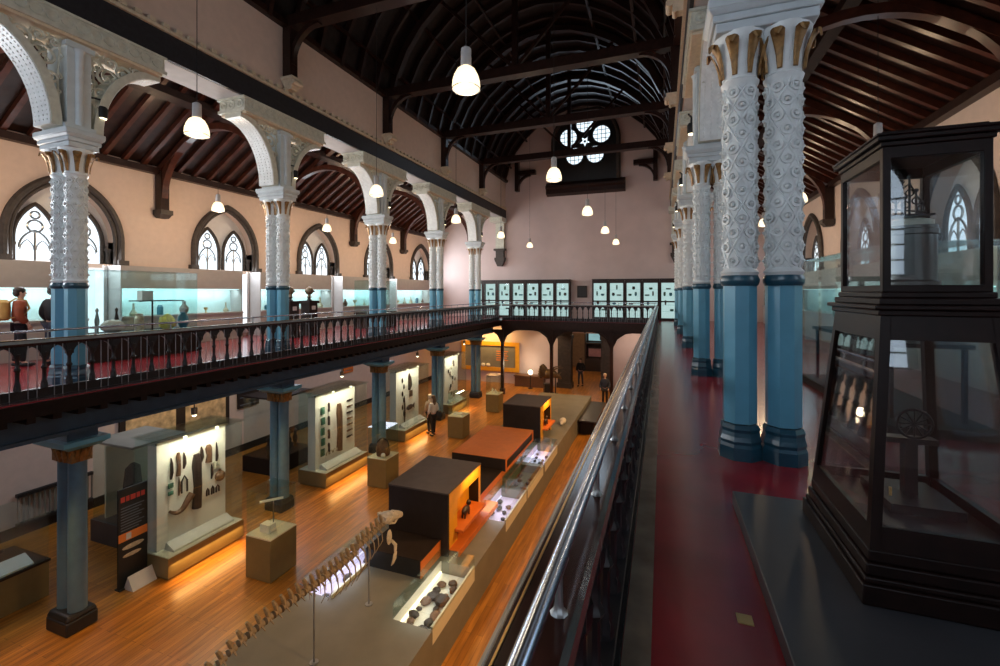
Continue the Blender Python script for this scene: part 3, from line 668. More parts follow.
def person(label, loc, rz, h=1.7, top='rust', bottom='blackc', hair='hair', skinm='skin', long_hair=False, step=.06, elbow=.1, extra=None, coat=False):
    t = T('person', label, 'person', loc, rz)
    k = h/1.75
    V = []; E_ = []
    def a(x, y, z, r, p=None):
        V.append((x*k, y*k, z*k, tuple(q*k for q in r) if isinstance(r, tuple) else r*k)); i = len(V)-1
        if p is not None: E_.append((p, i))
        return i
    J = {}
    pel = a(0, 0, .96, (.13, .10)); sp_ = a(0, -.01, 1.12, (.115, .085), pel); ch = a(0, 0, 1.30, (.14, .095), sp_); nb = a(0, -.005, 1.45, (.075, .065), ch)
    nk = a(0, .01, 1.52, .052, nb); jw = a(0, .025, 1.58, (.058, .07), nk); hd = a(0, .02, 1.655, (.074, .088), jw); tp = a(0, .01, 1.725, (.055, .065), hd)
    nose = a(0, .115, 1.63, .012, hd)
    for s_ in (-1, 1):
        sh = a(.17*s_, -.005, 1.41, .055, ch); el = a(.235*s_, -.03, 1.14, .042, sh)
        wr = a(.215*s_, elbow, .92+elbow*.5, .027, el); pm = a(.212*s_, elbow+.035, .86+elbow*.5, (.020, .034), wr)
        for q, (dy, ln) in enumerate(((-.026, .055), (-.009, .07), (.009, .075), (.026, .065))):
            f1 = a(.214*s_, elbow+.04+dy, .825+elbow*.5, .0095, pm); a(.204*s_, elbow+.048+dy, .825-ln+elbow*.5, .008, f1)
        th = a(.195*s_, elbow+.075, .85+elbow*.5, .0105, pm); a(.188*s_, elbow+.085, .815+elbow*.5, .009, th)
        hp = a(.085*s_, 0, .90, .082, pel); kn = a(.092*s_, step*s_*.6+.015, .50, .055, hp); an = a(.095*s_, step*s_-.02, .10, .038, kn); a(.105*s_, step*s_+.11, .035, (.036, .03), an)
        J[s_] = (sh, el, wr, hp, kn, an)
    new_skin('body', V, E_, skinm, t)
    def grow(idx, edges, mt, name, g, root=0):
        vs = []; 
        for i in idx:
            v = V[i]; r = v[3] if isinstance(v[3], tuple) else (v[3], v[3]*.9); vs.append((v[0], v[1], v[2], (r[0]+g, r[1]+g)))
        mp_ = {i: j for j, i in enumerate(idx)}
        return new_skin(name, vs, [(mp_[x], mp_[y]) for x, y in edges], mt, t, root=root)
    L, Rr = J[-1], J[1]
    grow([pel, sp_, ch, nb, L[0], L[1], L[2], Rr[0], Rr[1], Rr[2]], [(pel, sp_), (sp_, ch), (ch, nb), (ch, L[0]), (L[0], L[1]), (L[1], L[2]), (ch, Rr[0]), (Rr[0], Rr[1]), (Rr[1], Rr[2])], top, 'jacket', .022*k+ (.022 if coat else 0))
    grow([pel, L[3], L[4], L[5], Rr[3], Rr[4], Rr[5]], [(pel, L[3]), (L[3], L[4]), (L[4], L[5]), (pel, Rr[3]), (Rr[3], Rr[4]), (Rr[4], Rr[5])], bottom, 'trousers', .014*k)
    for s_ in (-1, 1):
        O('shoe', MB().ball((.105*s_*k, (step*s_+.055)*k, .045*k), (.052*k, .135*k, .048*k), 10, 6), 'blackc', t)
    hb = MB().ball((0, -.008*k, 1.70*k), (.090*k, .105*k, .085*k), 14, 8).ball((0, -.05*k, 1.64*k), (.082*k, .065*k, .085*k), 12, 6)
    if long_hair: hb.ball((0, -.07*k, 1.52*k), (.095*k, .05*k, .20*k), 12, 8)
    O('hair', hb, hair, t)
    for s_ in (-1, 1):
        O('eye', MB().ball((.03*s_*k, .098*k, 1.655*k), .011*k, 8, 6), 'white', t); O('ear', MB().ball((.078*s_*k, .01*k, 1.64*k), (.012*k, .02*k, .03*k), 8, 6), skinm, t)
    O('mouth', MB().ball((0, .094*k, 1.588*k), (.024*k, .01*k, .007*k), 8, 4), 'redink', t)
    return t
p = person('person in rust orange jacket wearing a mustard backpack on the left gallery', (-12.95, 5.45, GZ), radians(-20), 1.68, 'rust', 'blackc', coat=True)
bp_ = T('backpack', 'mustard canvas backpack worn by the person in a rust jacket', 'backpack', (-12.95, 5.45, GZ), radians(-20))
bp_.location = (-12.95, 5.45, GZ)
O('pack_body', MB().lathe([(.10, 1.0), (.15, 1.04), (.155, 1.25), (.14, 1.38), (.07, 1.44)], 14, (0, -.24, 0), sy=.75), 'mustard', bp_); O('front_pocket', MB().ball((0, -.36, 1.13), (.11, .05, .10), 12, 8), 'mustard', bp_)
for s_ in (-1, 1): O('shoulder_strap', MB().tube([(.09*s_, -.16, 1.38), (.10*s_, -.06, 1.46), (.11*s_, .09, 1.42), (.12*s_, .14, 1.25), (.13*s_, .04, 1.08), (.12*s_, -.15, 1.05)], .013, 6), 'mustard', bp_)
person('person in dark clothes with back turned beside the nearest left gallery column', (-12.6, 5.85, GZ), radians(15), 1.72, 'blackc', 'navyc', coat=True)
person('person with long brown hair and white top looking at the third wall case', (-8.75, 16.1, 0), radians(70), 1.62, 'whitec', 'blackc', 'hair2', 'skin2', True)
person('person with pale hair and cream jacket beside the person in a white top', (-9.05, 16.35, 0), radians(60), 1.6, 'creamc', 'blackc', 'hair3', 'skin2')
sb = T('shoulder_bag', 'black shoulder bag hanging behind the person in a white top', 'bag', (-8.5, 16.12, .75))
O('bag_body', MB().lathe([(.05, 0), (.13, .03), (.14, .2), (.10, .28)], 12, sy=.5), 'blackc', sb); O('strap', MB().tube([(.1, 0, .26), (.02, 0, .55), (-.14, 0, .64)], .012, 5), 'blackc', sb)
person('person in dark coat standing inside the ground floor archway', (-4.75, 27.7, 0), radians(170), 1.72, 'blackc', 'navyc', 'hair2', coat=True, step=.1)
person('person in navy jacket standing near the far end of the display island', (-2.75, 23.3, 0), radians(175), 1.66, 'navyc', 'blackc', 'hair3', coat=True)
# ================================================================ TALL WOODEN CASE on its grey plinth
thing1('display_plinth', MB().box(.50, 2.4, .9, 3.76, GZ, GZ+.10), 'plinthg', 'low dark grey plinth on the red gallery floor carrying the tall wooden case', 'plinth', bevel=.006)
tc = T('tall_display_case', 'tall dark mahogany glazed case with tapering lower half at the right edge', 'display case', (1.275, 3.09, GZ+.10))
b = MB()
for hx, hy, z0, z1 in ((.37, .49, 0, .10), (.355, .475, .10, .13), (.345, .46, .13, .19), (.33, .445, .19, .25)): b.box(-hx, hx, -hy, hy, z0, z1)
O('base_moulding', b, 'case_w', tc, bevel=.008)
lo, hi, z0, z1 = (.325, .44), (.235, .315), .25, 1.38
fr = MB(); gl = MB()
for sx in (-1, 1):
    for sy in (-1, 1):
        vs = []
        for (hx, hy), z in ((lo, z0), (hi, z1)):
            for dx, dy in ((0, 0), (-.045, 0), (-.045, -.045), (0, -.045)): vs.append((sx*(hx+dx), sy*(hy+dy), z))
        fr.add(vs, [(0,1,2,3), (4,5,6,7)]+[(i, (i+1) % 4, 4+(i+1) % 4, 4+i) for i in range(4)])
def atz(z): f = (z-z0)/(z1-z0); return lo[0]+(hi[0]-lo[0])*f, lo[1]+(hi[1]-lo[1])*f
for za_, zb_ in ((.25, .36), (1.26, 1.38)):
    (ax, ay), (bx, by) = atz(za_), atz(zb_)
    for s_ in (-1, 1):
        fr.add([(-ax+.04, s_*ay, za_), (ax-.04, s_*ay, za_), (bx-.04, s_*by, zb_), (-bx+.04, s_*by, zb_), (-ax+.04, s_*(ay-.035), za_), (ax-.04, s_*(ay-.035), za_), (bx-.04, s_*(by-.035), zb_), (-bx+.04, s_*(by-.035), zb_)],
               [(0,1,2,3), (4,5,6,7), (0,1,5,4), (1,2,6,5), (2,3,7,6), (3,0,4,7)])
        fr.add([(s_*ax, -ay+.04, za_), (s_*ax, ay-.04, za_), (s_*bx, by-.04, zb_), (s_*bx, -by+.04, zb_), (s_*(ax-.035), -ay+.04, za_), (s_*(ax-.035), ay-.04, za_), (s_*(bx-.035), by-.04, zb_), (s_*(bx-.035), -by+.04, zb_)],
               [(0,1,2,3), (4,5,6,7), (0,1,5,4), (1,2,6,5), (2,3,7,6), (3,0,4,7)])
O('lower_frame', fr, 'case_w', tc)
(ax, ay), (bx, by) = atz(.36), atz(1.26)
for s_ in (-1, 1):
    o_ = .012
    for A in ([(-ax+.04, s_*(ay-o_), .36), (ax-.04, s_*(ay-o_), .36), (bx-.04, s_*(by-o_), 1.26), (-bx+.04, s_*(by-o_), 1.26)],):
        O('glass_pane', MB().add(A+[(x, y-s_*.006, z) for x, y, z in A], [(0,1,2,3), (7,6,5,4), (0,1,5,4), (1,2,6,5), (2,3,7,6), (3,0,4,7)]), 'glassd', tc, smooth=False)
    A = [(s_*(ax-o_), -ay+.04, .36), (s_*(ax-o_), ay-.04, .36), (s_*(bx-o_), by-.04, 1.26), (s_*(bx-o_), -by+.04, 1.26)]
    O('glass_pane', MB().add(A+[(x-s_*.006, y, z) for x, y, z in A], [(0,1,2,3), (7,6,5,4), (0,1,5,4), (1,2,6,5), (2,3,7,6), (3,0,4,7)]), 'glassd', tc, smooth=False)
lg = MB()
for hx, hy, a_, c_ in ((.25, .33, 1.38, 1.41), (.27, .35, 1.41, 1.435), (.24, .315, 1.435, 1.47), (.225, .30, 1.47, 1.50)): lg.box(-hx, hx, -hy, hy, a_, c_)
O('waist_moulding', lg, 'case_w', tc, bevel=.006)
uf = MB(); HX, HY = .215, .285
for sx in (-1, 1):
    for sy in (-1, 1): uf.box(*sorted((sx*HX, sx*(HX-.035))), *sorted((sy*HY, sy*(HY-.035))), 1.50, 2.24)
for a_, c_ in ((1.50, 1.535), (2.18, 2.24)):
    for s_ in (-1, 1):
        uf.box(-HX+.03, HX-.03, *sorted((s_*HY, s_*(HY-.03))), a_, c_); uf.box(*sorted((s_*HX, s_*(HX-.03))), -HY+.03, HY-.03, a_, c_)
O('upper_frame', uf, 'case_w', tc, bevel=.003)
for s_ in (-1, 1):
    O('glass_pane', MB().box(-HX+.03, HX-.03, *sorted((s_*(HY-.012), s_*(HY-.018))), 1.53, 2.19), 'glassd', tc, smooth=False)
    O('glass_pane', MB().box(*sorted((s_*(HX-.012), s_*(HX-.018))), -HY+.03, HY-.03, 1.53, 2.19), 'glassd', tc, smooth=False)
cn = MB()
for hx, hy, a_, c_ in ((.225, .295, 2.24, 2.265), (.245, .315, 2.265, 2.29), (.25, .32, 2.29, 2.305), (.21, .27, 2.305, 2.325)): cn.box(-hx, hx, -hy, hy, a_, c_)
O('cornice', cn, 'case_w', tc, bevel=.005)
O('inner_base', MB().box(-.30, .30, -.41, .41, .25, .30), 'art1', tc); O('keyhole_plate', MB().box(-.245, -.235, -.4325, -.4265, .52, .56), 'brass', tc)
M['gunmetal'] = mat('gunmetal', (.16, .155, .14), .35, .8, noise=.15)
# engine model inside the upper half
em = T('engine_model', 'grey metal cylinder with black valve gear inside the top of the tall wooden case', 'model', (1.275, 3.06, GZ+1.636))
O('drum', MB().lathe([(.125, 0), (.125, .02), (.112, .03), (.112, .27), (.12, .275), (.12, .30), (.115, .305), (.115, .32)], 28), 'gunmetal', em)
O('drum_rim', MB().lathe([(.10, .32), (.10, .35), (.07, .36)], 28), 'cream2', em.children[0])
vg = MB()
for x, y, h in ((-.06, 0, .16), (-.02, .03, .20), (.02, -.02, .14), (.06, .02, .08), (-.04, -.05, .10), (.0, .0, .22)):
    vg.tube([(x, y, .375), (x, y, .375+h)], .006, 6); vg.ball((x, y, .375+h), .012, 8, 5); vg.ring((x, y, .375+h*.6), .018, .004, 'y', 10, 4)
vg.tube([(-.08, 0, .42), (.08, .01, .40)], .005, 5); vg.tube([(-.06, 0, .50), (.0, 0, .56), (.05, .02, .47)], .005, 5); vg.box(-.09, .09, -.05, .05, .375, .385)
O('valve_gear', vg, 'iron_b', em)
wh = T('machine_model', 'small dark machine model inside the lower half of the tall wooden case', 'model', (1.33, 3.2, GZ+.40))
O('stand', MB().box(-.16, .16, -.2, .2, 0, .05).box(-.03, .03, -.03, .03, .05, .34).box(-.12, .12, -.04, .04, .34, .37), 'art1', wh); 
wl = MB().ring((0, -.06, .46), .08, .008, 'y', 20, 6)
for k in range(6): a = pi*k/6; wl.tube([(-.08*cos(a), -.06, .46-.08*sin(a)), (.08*cos(a), -.06, .46+.08*sin(a))], .004, 5)
O('wheel', wl, 'iron_b', wh)
thing1('floor_plate', MB().lathe([(.05, 0), (.05, .004)], 4, a0=pi/4), 'brass', 'small brass plate set in the red gallery floor', 'floor plate', (.38, 2.45, GZ))
# right aisle glass case behind
gcs = T('glass_display_case', 'tall glass case on the right gallery between the column and the wooden case', 'display case', (2.9, 7.9, GZ))
O('base', MB().box(-.52, .52, -1.72, 1.72, 0, .10), 'char', gcs); glassbox('glass_walls', -.5, .5, -1.7, 1.7, .10, 2.15, gcs, 'glasst')
O('table', MB().box(-.4, .4, -1.4, 1.4, .95, 1.0).box(-.36, -.32, -1.35, -1.3, .1, .95).box(.32, .36, -1.35, -1.3, .1, .95).box(-.36, -.32, 1.3, 1.35, .1, .95).box(.32, .36, 1.3, 1.35, .1, .95), 'char', gcs)
for i, (y, kind) in enumerate(((8.9, 'green'), (8.2, 'dial'), (7.3, 'box'))):
    o = T('instrument', ('round green instrument on the dark table in the right glass case', 'pale dial instrument on the dark table in the right glass case', 'wooden instrument box with brass lid in the right glass case')[i], 'instrument', (2.85, y, GZ+1.0))
    if i == 0: O('globe', MB().ball((0, 0, .25), .17, 14, 10), 'art4', o); O('stand', MB().lathe([(.12, 0), (.10, .03), (.03, .05), (.03, .10)], 12), 'art1', o)
    elif i == 1: O('dial', MB().ring((0, 0, .30), .18, .02, 'x', 20, 6).ball((0, 0, .3), (.02, .17, .17), 14, 8), 'cream2', o); O('stand', MB().lathe([(.14, 0), (.12, .03), (.02, .05), (.02, .12)], 12), 'brass', o)
    else: O('box', MB().box(-.15, .15, -.22, .22, 0, .2), 'art2', o); O('lid', MB().box(-.16, .16, -.23, .23, .2, .24), 'brass', o)
# right and left gallery wall cabinets (continuous fascia over lit recesses, broken at the window slots)
def wall_cabinet(side, g, y0, y1, k, lit=True):
    sg = 1 if side == 'left' else -1
    t = T('wall_cabinet', 'grey wall cabinet with %s recess on the %s wall, %s from the camera' % ('lit teal' if lit else 'dark', side, ORD[k]), 'cabinet', (g(WX), y0, GZ)); L = y1-y0
    X = lambda a, b: sorted((sg*a, sg*b))
    O('fascia', MB().box(*X(.02, .60), 0, L, 1.70, 2.33), 'greywall', t); O('counter', MB().box(*X(.02, .62), 0, L, 0, .86).box(*X(.02, .66), 0, L, .86, .92), 'greywall', t)
    O('back_panel', MB().box(*X(.02, .05), 0, L, .92, 1.70), 'teal', t); O('side_panel', MB().box(*X(.05, .60), 0, .03, .92, 1.70), 'greywall', t); O('side_panel', MB().box(*X(.05, .60), L-.03, L, .92, 1.70), 'greywall', t)
    O('front_glass', MB().box(*X(.585, .595), .03, L-.03, .92, 1.70), 'glasst', t, smooth=False)
    if lit: light('recess_light', 'AREA', (g(WX)+sg*.40, (y0+y1)/2, GZ+1.66), 26*L/3.7*(1 if side == 'left' else .25), (.80, .96, 1), .1, target=(g(WX), (y0+y1)/2, GZ+1.1), sy=L-.2)
    if lit: O('light_strip', MB().box(*X(.50, .56), .1, L-.1, 1.68, 1.70), 'litcase', t)
    return t
M['litcase'] = glow('case_light', (.80, .97, 1.), 2.)
edges = [YB+3.2]+[y for yc in [2.5]+WINY for y in (yc+.14, yc+.88)]+[EY-.7]
k = 0
for i in range(0, len(edges)-1, 2):
    wall_cabinet('left', lambda x: x, edges[i], edges[i+1], k); k += 1
for k, (a, b_) in enumerate(((3.4, 9.0), (9.2, 14.8), (15.0, 21.0), (21.2, 26.2))): wall_cabinet('right', mx, a, b_, k)
# objects in the lit recesses on the left
forms = {
 'vase': ([(.05, 0), (.09, .06), (.10, .14), (.04, .22), (.035, .28), (.05, .30)], 'art2'), 'jar': ([(.07, 0), (.07, .2), (.05, .22), (.05, .25)], 'glassblue'),
 'flask': ([(.08, 0), (.10, .06), (.03, .18), (.025, .34), (.035, .36)], 'art3'), 'cup': ([(.05, 0), (.02, .03), (.02, .10), (.07, .16), (.075, .22)], 'brass')}
M['glassblue'] = mat('blue_glass', (.05, .20, .30), .15, noise=.1)
cnt = 0
adj = ['slender', 'squat', 'small', 'tall', 'dark', 'pale', 'round', 'narrow', 'little', 'broad']
for bi, (a, b_) in enumerate(((7.9, 11.6), (12.4, 16.1), (16.9, 20.6), (21.4, 25.0))):
    for j in range(5):
        kd = ['flask', 'jar', 'vase', 'cup', 'flask'][(j+bi) % 5]; pr_, m_ = forms[kd]
        sc = [1.0, .8, 1.15, .9, 1.3][(j*2+bi) % 5]; y = a+(b_-a)*(j+.6)/5.2
        thing1(kd, MB().lathe([(r*sc, z*sc) for r, z in pr_], 14), m_, '%s on the %s lit shelf of the left wall, %s object along it' % (kd, ORD[bi], ORD[j]), kd, (-14.12, y, GZ+.92), group='small vessels on the lit wall shelves')
# big glass case on left gallery with sponge
lc = T('glass_display_case', 'long glass case on a dark base on the left gallery, right of the nearest column', 'display case', (-12.45, 7.45, GZ))
O('base', MB().box(-.5, .5, -1.2, 1.2, 0, .62), 'char', lc); glassbox('glass_walls', -.48, .48, -1.18, 1.18, .62, 2.10, lc, 'glasst')
O('shelf', MB().box(-.2, .3, -.1, .95, 1.36, 1.39), 'char', lc); O('shelf_post', MB().tube([(.05, .3, .62), (.05, .3, 1.36)], .02, 8), 'char', lc)
thing1('yellow_sponge', rock(.17, 1, 1.2, 1.2, 3), 'yellow', 'lumpy yellow sponge in the long glass case on the left gallery', 'sponge', (-12.2, 8.0, GZ+.62))
thing1('white_coral', rock(.16, 1, 1.6, 1, 5), 'whitec', 'white branching coral in the long glass case left of the yellow sponge', 'coral', (-12.2, 6.75, GZ+.62))
thing1('specimen_jar', MB().lathe([(.10, 0), (.10, .34), (.07, .38), (.08, .44)], 16), 'art3', 'pale specimen jar on the floor of the long glass case beside the sponge', 'jar', (-12.25, 7.35, GZ+.62))
thing1('blue_vase', MB().lathe([(.07, 0), (.13, .15), (.12, .3), (.06, .4), (.08, .44)], 16), 'glassblue', 'rounded blue vase right of the yellow sponge in the long glass case', 'vase', (-12.2, 8.4, GZ+.62))
thing1('white_box', MB().box(-.1, .1, -.13, .13, 0, .24), 'whitec', 'small white box on the raised shelf in the long glass case', 'box', (-12.35, 7.55, GZ+1.39))
for k, (y, l) in enumerate(((6.6, 'slender grey figure in the long glass case at its left end'), (7.0, 'dark spindly figure beside the white coral in the long glass case'))):
    o = T('figurine', l, 'figurine', (-12.5, y, GZ+.62)); O('body', MB().lathe([(.05, 0), (.03, .05), (.05, .3), (.02, .48), (.035, .55), (.01, .60)], 10), ('metal', 'art1')[k], o)
# second glass case on left gallery
l2 = T('glass_display_case', 'tall glass case on the left gallery behind the third column', 'display case', (-12.3, 17.2, GZ))
O('base', MB().box(-.45, .45, -1.0, 1.0, 0, .7), 'char', l2); glassbox('glass_walls', -.43, .43, -.98, .98, .7, 2.1, l2, 'glasst')
thing1('blue_parrot', MB().ball((0, 0, .3), (.09, .2, .12), 10, 6).tube([(0, 0, 0), (0, 0, .25)], .015, 6).ball((0, .16, .42), .07, 8, 6), 'glassblue', 'blue bird specimen in the glass case behind the third column', 'bird', (-12.2, 17.0, GZ+.7))
# busts on pedestals
for k, (x, y, l) in enumerate(((-12.3, 12.2, 'left'), (-12.3, 13.1, 'right'))):
    thing1('pedestal', MB().box(-.24, .24, -.24, .24, 0, .12).box(-.20, .20, -.20, .20, .12, 1.18).box(-.25, .25, -.25, .25, 1.18, 1.28), 'char', 'dark square pedestal under the %s bust on the left gallery' % l, 'pedestal', (x, y, GZ), group='bust pedestals on the left gallery')
    o = T('bust', '%s head on a dark pedestal, %s of two on the left gallery' % (('dark bronze', 'rounder bronze')[k], l), 'bust', (x, y, GZ+1.28), radians(-60))
    O('socle', MB().lathe([(.09, 0), (.09, .03), (.05, .06), (.05, .12)], 12), 'black', o)
    O('head', MB().ball((0, 0, .36), (.10+.02*k, .12+.03*k, .15), 14, 10).lathe([(.07, .12), (.06, .24)], 10).ball((0, .13+.03*k, .35), (.02, .03, .03), 6, 4).ball((0, 0, .14), (.14, .08, .06), 10, 6), 'bronze', o)
    thing1('caption_card', MB().box(0, .006, -.09, .09, 0, .14), 'paper', 'white caption card on the pedestal of the %s bust' % l, 'card', (x+.202, y, GZ+.95), group='caption cards')
# lit cabinets along the end wall
def end_cab():
    t = T('lit_cabinet', 'x', 'cabinet', group='lit glazed cabinets along the end gallery wall')
    f = MB().box(-.46, .46, -.44, -.36, 0, .12).box(-.46, .46, -.44, -.36, 2.12, 2.30).box(-.46, -.37, -.44, -.36, .12, 2.12).box(.37, .46, -.44, -.36, .12, 2.12).box(-.46, .46, -.44, -.38, 1.02, 1.10)
    f.box(-.46, .46, -.36, -.01, 2.12, 2.25).box(-.46, .46, -.36, -.01, 0, .12).box(-.46, -.42, -.36, -.01, .12, 2.12).box(.42, .46, -.36, -.01, .12, 2.12).box(-.47, .47, -.50, -.01, 2.30, 2.36)
    O('frame', f, 'wood', t); O('lit_back', MB().box(-.42, .42, -.05, -.02, .12, 2.12), 'litwhite', t)
    for z in (.5, .85, 1.36, 1.72): O('shelf', MB().box(-.41, .41, -.30, -.06, z, z+.02), 'glasst', t)
    O('door_glass', MB().box(-.37, .37, -.40, -.392, .12, 2.12), 'glass', t, smooth=False)
    return t
ec = end_cab()
ex = [-11.3+.94*i for i in range(7)]+[-3.42+.94*i for i in range(6)]
for i, x in enumerate(ex):
    inst(ec, (x, EY, GZ), 0, ('lit glazed cabinet on the end gallery, %s to the %s of the dark picture' % (ORD[6-i] if i < 7 else ORD[i-7], 'left' if i < 7 else 'right')))
    for j, (dx, z) in enumerate(((-.2, 1.38), (.12, 1.38), (0, 1.74), (-.15, .87), (.18, .52))):
        kd = ('dish', 'jar', 'bottle', 'pot', 'bowl')[(i+j*2) % 5]; h = (.08, .22, .26, .18, .12)[(i+j*2) % 5]; r_ = (.15, .07, .05, .09, .11)[(i+j*2) % 5]
        thing1(kd, MB().lathe([(r_*.6, 0), (r_, h*.4), (r_*.8, h*.8), (r_*.9, h)], 8), ('art1', 'art2', 'art4', 'glassblue')[(i*2+j) % 4], 'small dark %s inside the %s lit cabinet %s of the dark picture' % (kd, ORD[6-i] if i < 7 else ORD[i-7], 'left' if i < 7 else 'right'), kd, (x+dx, EY-.2, GZ+z), group='small vessels in the end gallery cabinets')
op = T('framed_picture', 'dark framed picture between the two runs of lit cabinets on the end wall', 'picture', (-4.53, EY, GZ+1.62))
O('frame', MB().box(-.30, .30, -.06, -.01, -.36, .36), 'wood', op); O('picture', MB().box(-.23, .23, -.075, -.06, -.29, .29), 'black', op)
# ================================================================ GROUND FLOOR: wall cases on the left
def wall_case(i, y0, y1, items):
    t = T('wall_display_case', '%s tall glass case with a white board on the ground floor' % ['nearest', 'second', 'third', 'fourth'][i], 'display case', (0, 0, 0), group=None)
    O('plinth', MB().box(-10.4, -9.35, y0, y1, .06, .45).box(-10.36, -9.42, y0+.04, y1-.04, 0, .06), 'olive', t); O('plinth_top', MB().box(-10.38, -9.37, y0+.02, y1-.02, .45, .46), 'cream2', t)
    O('display_board', MB().box(-10.10, -9.82, y0+.08, y1-.1, .46, 2.66), 'panelw', t)
    O('canopy', MB().box(-10.45, -9.35, y0-.03, y1+.03, 2.78, 2.81).box(-10.1, -9.8, y0+.05, y1-.08, 2.66, 2.78), 'glasst', t); O('canopy_edge', MB().box(-9.84, -9.78, y0+.06, y1-.08, 2.67, 2.72), 'olive', t)
    glassbox('glass_walls', -10.4, -9.38, y0+.01, y1-.01, .46, 2.78, t, top=False)
    O('caption_rail', MB().prism([(-9.78, .46), (-9.48, .46), (-9.48, .50), (-9.72, .62)], lambda x, z: (x, y0+.2, z), (0, y1-y0-.35, 0)), 'paper', t)
    O('under_glow_strip', MB().box(-9.44, -9.415, y0+.08, y1-.08, .02, .05), 'ledamber', t)
    light('case_foot_light', 'AREA', (-9.24, (y0+y1)/2, .34), 13, AMBER, .22, rot=(0, radians(-12), 0), sy=y1-y0-.1)
    for q in (.3, .72):
        O('spot_fitting', MB().lathe([(.04, 2.72), (.04, 2.76)], 10, (-9.6, y0+(y1-y0)*q, 0)), 'ledwarm', t)
    light('case_top_light', 'AREA', (-9.42, (y0+y1)/2, 2.70), 24, (1, .88, .66), .10, target=(-9.85, (y0+y1)/2, .9), sy=y1-y0-.3)
    for nm, y, z, h_, w_, mt, lab, kind in items:
        mb = MB()
        if kind == 'blade': mb.tube([(0, -w_*.2, -h_/2), (0, w_*.1, -h_*.2), (0, 0, h_*.2), (0, -w_*.2, h_/2)], [w_*.25, w_*.5, w_*.4, w_*.12], 6)
        elif kind == 'club': mb.tube([(0, 0, -h_/2), (0, w_*.15, -h_*.1), (0, 0, h_*.3), (0, 0, h_/2)], [w_*.5, w_*.42, w_*.5, w_*.3], 8)
        elif kind == 'gourd': mb.ball((0, 0, 0), (w_*.4, w_*.5, w_*.5), 12, 8).tube([(0, 0, w_*.4), (0, 0, w_*.4+h_*.5)], w_*.12, 6)
        elif kind == 'horn': mb.tube([(0, -.24+.06*k_, -.06*sin(k_*.55)*1.6-.02*(k_ > 5)*(5-k_)*1.5) for k_ in range(9)], [.03+.006*k_ for k_ in range(9)], 8)
        elif kind == 'hook': mb.tube([(0, -w_/2, -h_/2), (0, -w_/2, h_*.2), (0, 0, h_/2), (0, w_/2, h_*.2), (0, w_/2, -h_/2)], .018, 6)
        elif kind == 'fish': mb.ball((0, 0, 0), (.025, w_*.5, h_*.5), 10, 6).prism([(w_*.4, 0), (w_*.65, h_*.5), (w_*.65, -h_*.5)], lambda a, b: (-.01, a, b), (.02, 0, 0))
        else: mb.box(-.015, .015, -w_/2, w_/2, -h_/2, h_/2).ball((.015, 0, 0), (.015, w_*.3, h_*.3), 8, 5)
        thing1(nm, mb, mt, lab, nm.replace('_', ' '), (-9.79, y, z))
    return t
i1 = [('curved_knife', 6.50, 2.10, .46, .07, 'art1', 'thin curved dark knife at the top left of the nearest white board', 'blade'),
 ('dagger', 6.64, 2.14, .50, .09, 'art2', 'broad brown dagger second from the left at the top of the nearest white board', 'club'),
 ('carved_spoon', 6.77, 2.18, .36, .07, 'art1', 'dark carved spoon third from left at the top of the nearest white board', 'blade'),
 ('wooden_tongs', 6.66, 1.66, .40, .05, 'art2', 'narrow wooden tongs hanging under the dagger on the nearest white board', 'blade'),
 ('iron_shackle', 6.77, 1.66, .36, .12, 'art1', 'arch shaped dark shackle on the middle left of the nearest white board', 'hook'),
 ('green_disc', 6.48, 1.74, .10, .10, 'art4', 'upper small green disc at the left edge of the nearest white board', 'plate'),
 ('green_disc', 6.48, 1.58, .08, .10, 'art4', 'lower small green disc at the left edge of the nearest white board', 'plate'),
 ('wooden_club', 7.04, 1.62, 1.20, .20, 'art1', 'long dark wooden club in the middle of the nearest white board', 'club'),
 ('purple_blade', 7.16, 2.18, .36, .08, 'art1', 'short dark blade at the upper centre of the nearest white board', 'blade'),
 ('twin_sheath', 7.32, 2.14, .40, .14, 'art2', 'wide brown double sheath at the upper right of the nearest white board', 'club'),
 ('straight_knife', 7.52, 2.10, .48, .06, 'art1', 'straight dark knife at the top right corner of the nearest white board', 'blade'),
 ('gourd_rattle', 7.60, 1.52, .12, .24, 'art2', 'round brown gourd rattle at the right edge of the nearest white board', 'gourd'),
 ('wooden_spoon', 7.40, 1.70, .34, .06, 'art1', 'small dark ladle left of the gourd on the nearest white board', 'blade'),
 ('beige_card', 7.52, 1.82, .16, .14, 'cream2', 'beige square of bark above the gourd on the nearest white board', 'plate'),
 ('coiled_horn', 6.70, 1.20, .3, .5, 'art2', 'brown curved horn low on the left of the nearest white board', 'horn'),
 ('fish_hook', 7.30, 1.26, .16, .05, 'art1', 'leftmost small hook at the lower right of the nearest white board', 'hook'),
 ('fish_hook', 7.42, 1.26, .18, .05, 'art1', 'middle small hook at the lower right of the nearest white board', 'hook'),
 ('fish_hook', 7.54, 1.25, .16, .07, 'art1', 'rightmost small hook at the lower right of the nearest white board', 'hook')]
wall_case(0, 6.14, 7.86, i1)
i2 = []
for j in range(5): i2.append(('shell_disc', 10.98+.02*(j % 2), 2.2-.32*j, .22, .15, 'art4', '%s from the top of the green discs on the left of the second white board' % ORD[j], 'plate'))
for j in range(4): i2.append(('bone_comb', 11.25, 2.25-.42*j, .28, .08, 'art1', '%s from the top of the dark combs on the second white board' % ORD[j], 'club'))
i2.append(('carved_post', 11.72, 1.5, 1.5, .22, 'art2', 'tall brown carved post in the middle of the second white board', 'club'))
for j in range(7): i2.append(('carved_fish', 12.2, 2.25-.2*j, .07, .26, ('art1', 'art2')[j % 2], '%s from the top of the small fish on the right of the second white board' % ORD[j], 'fish'))
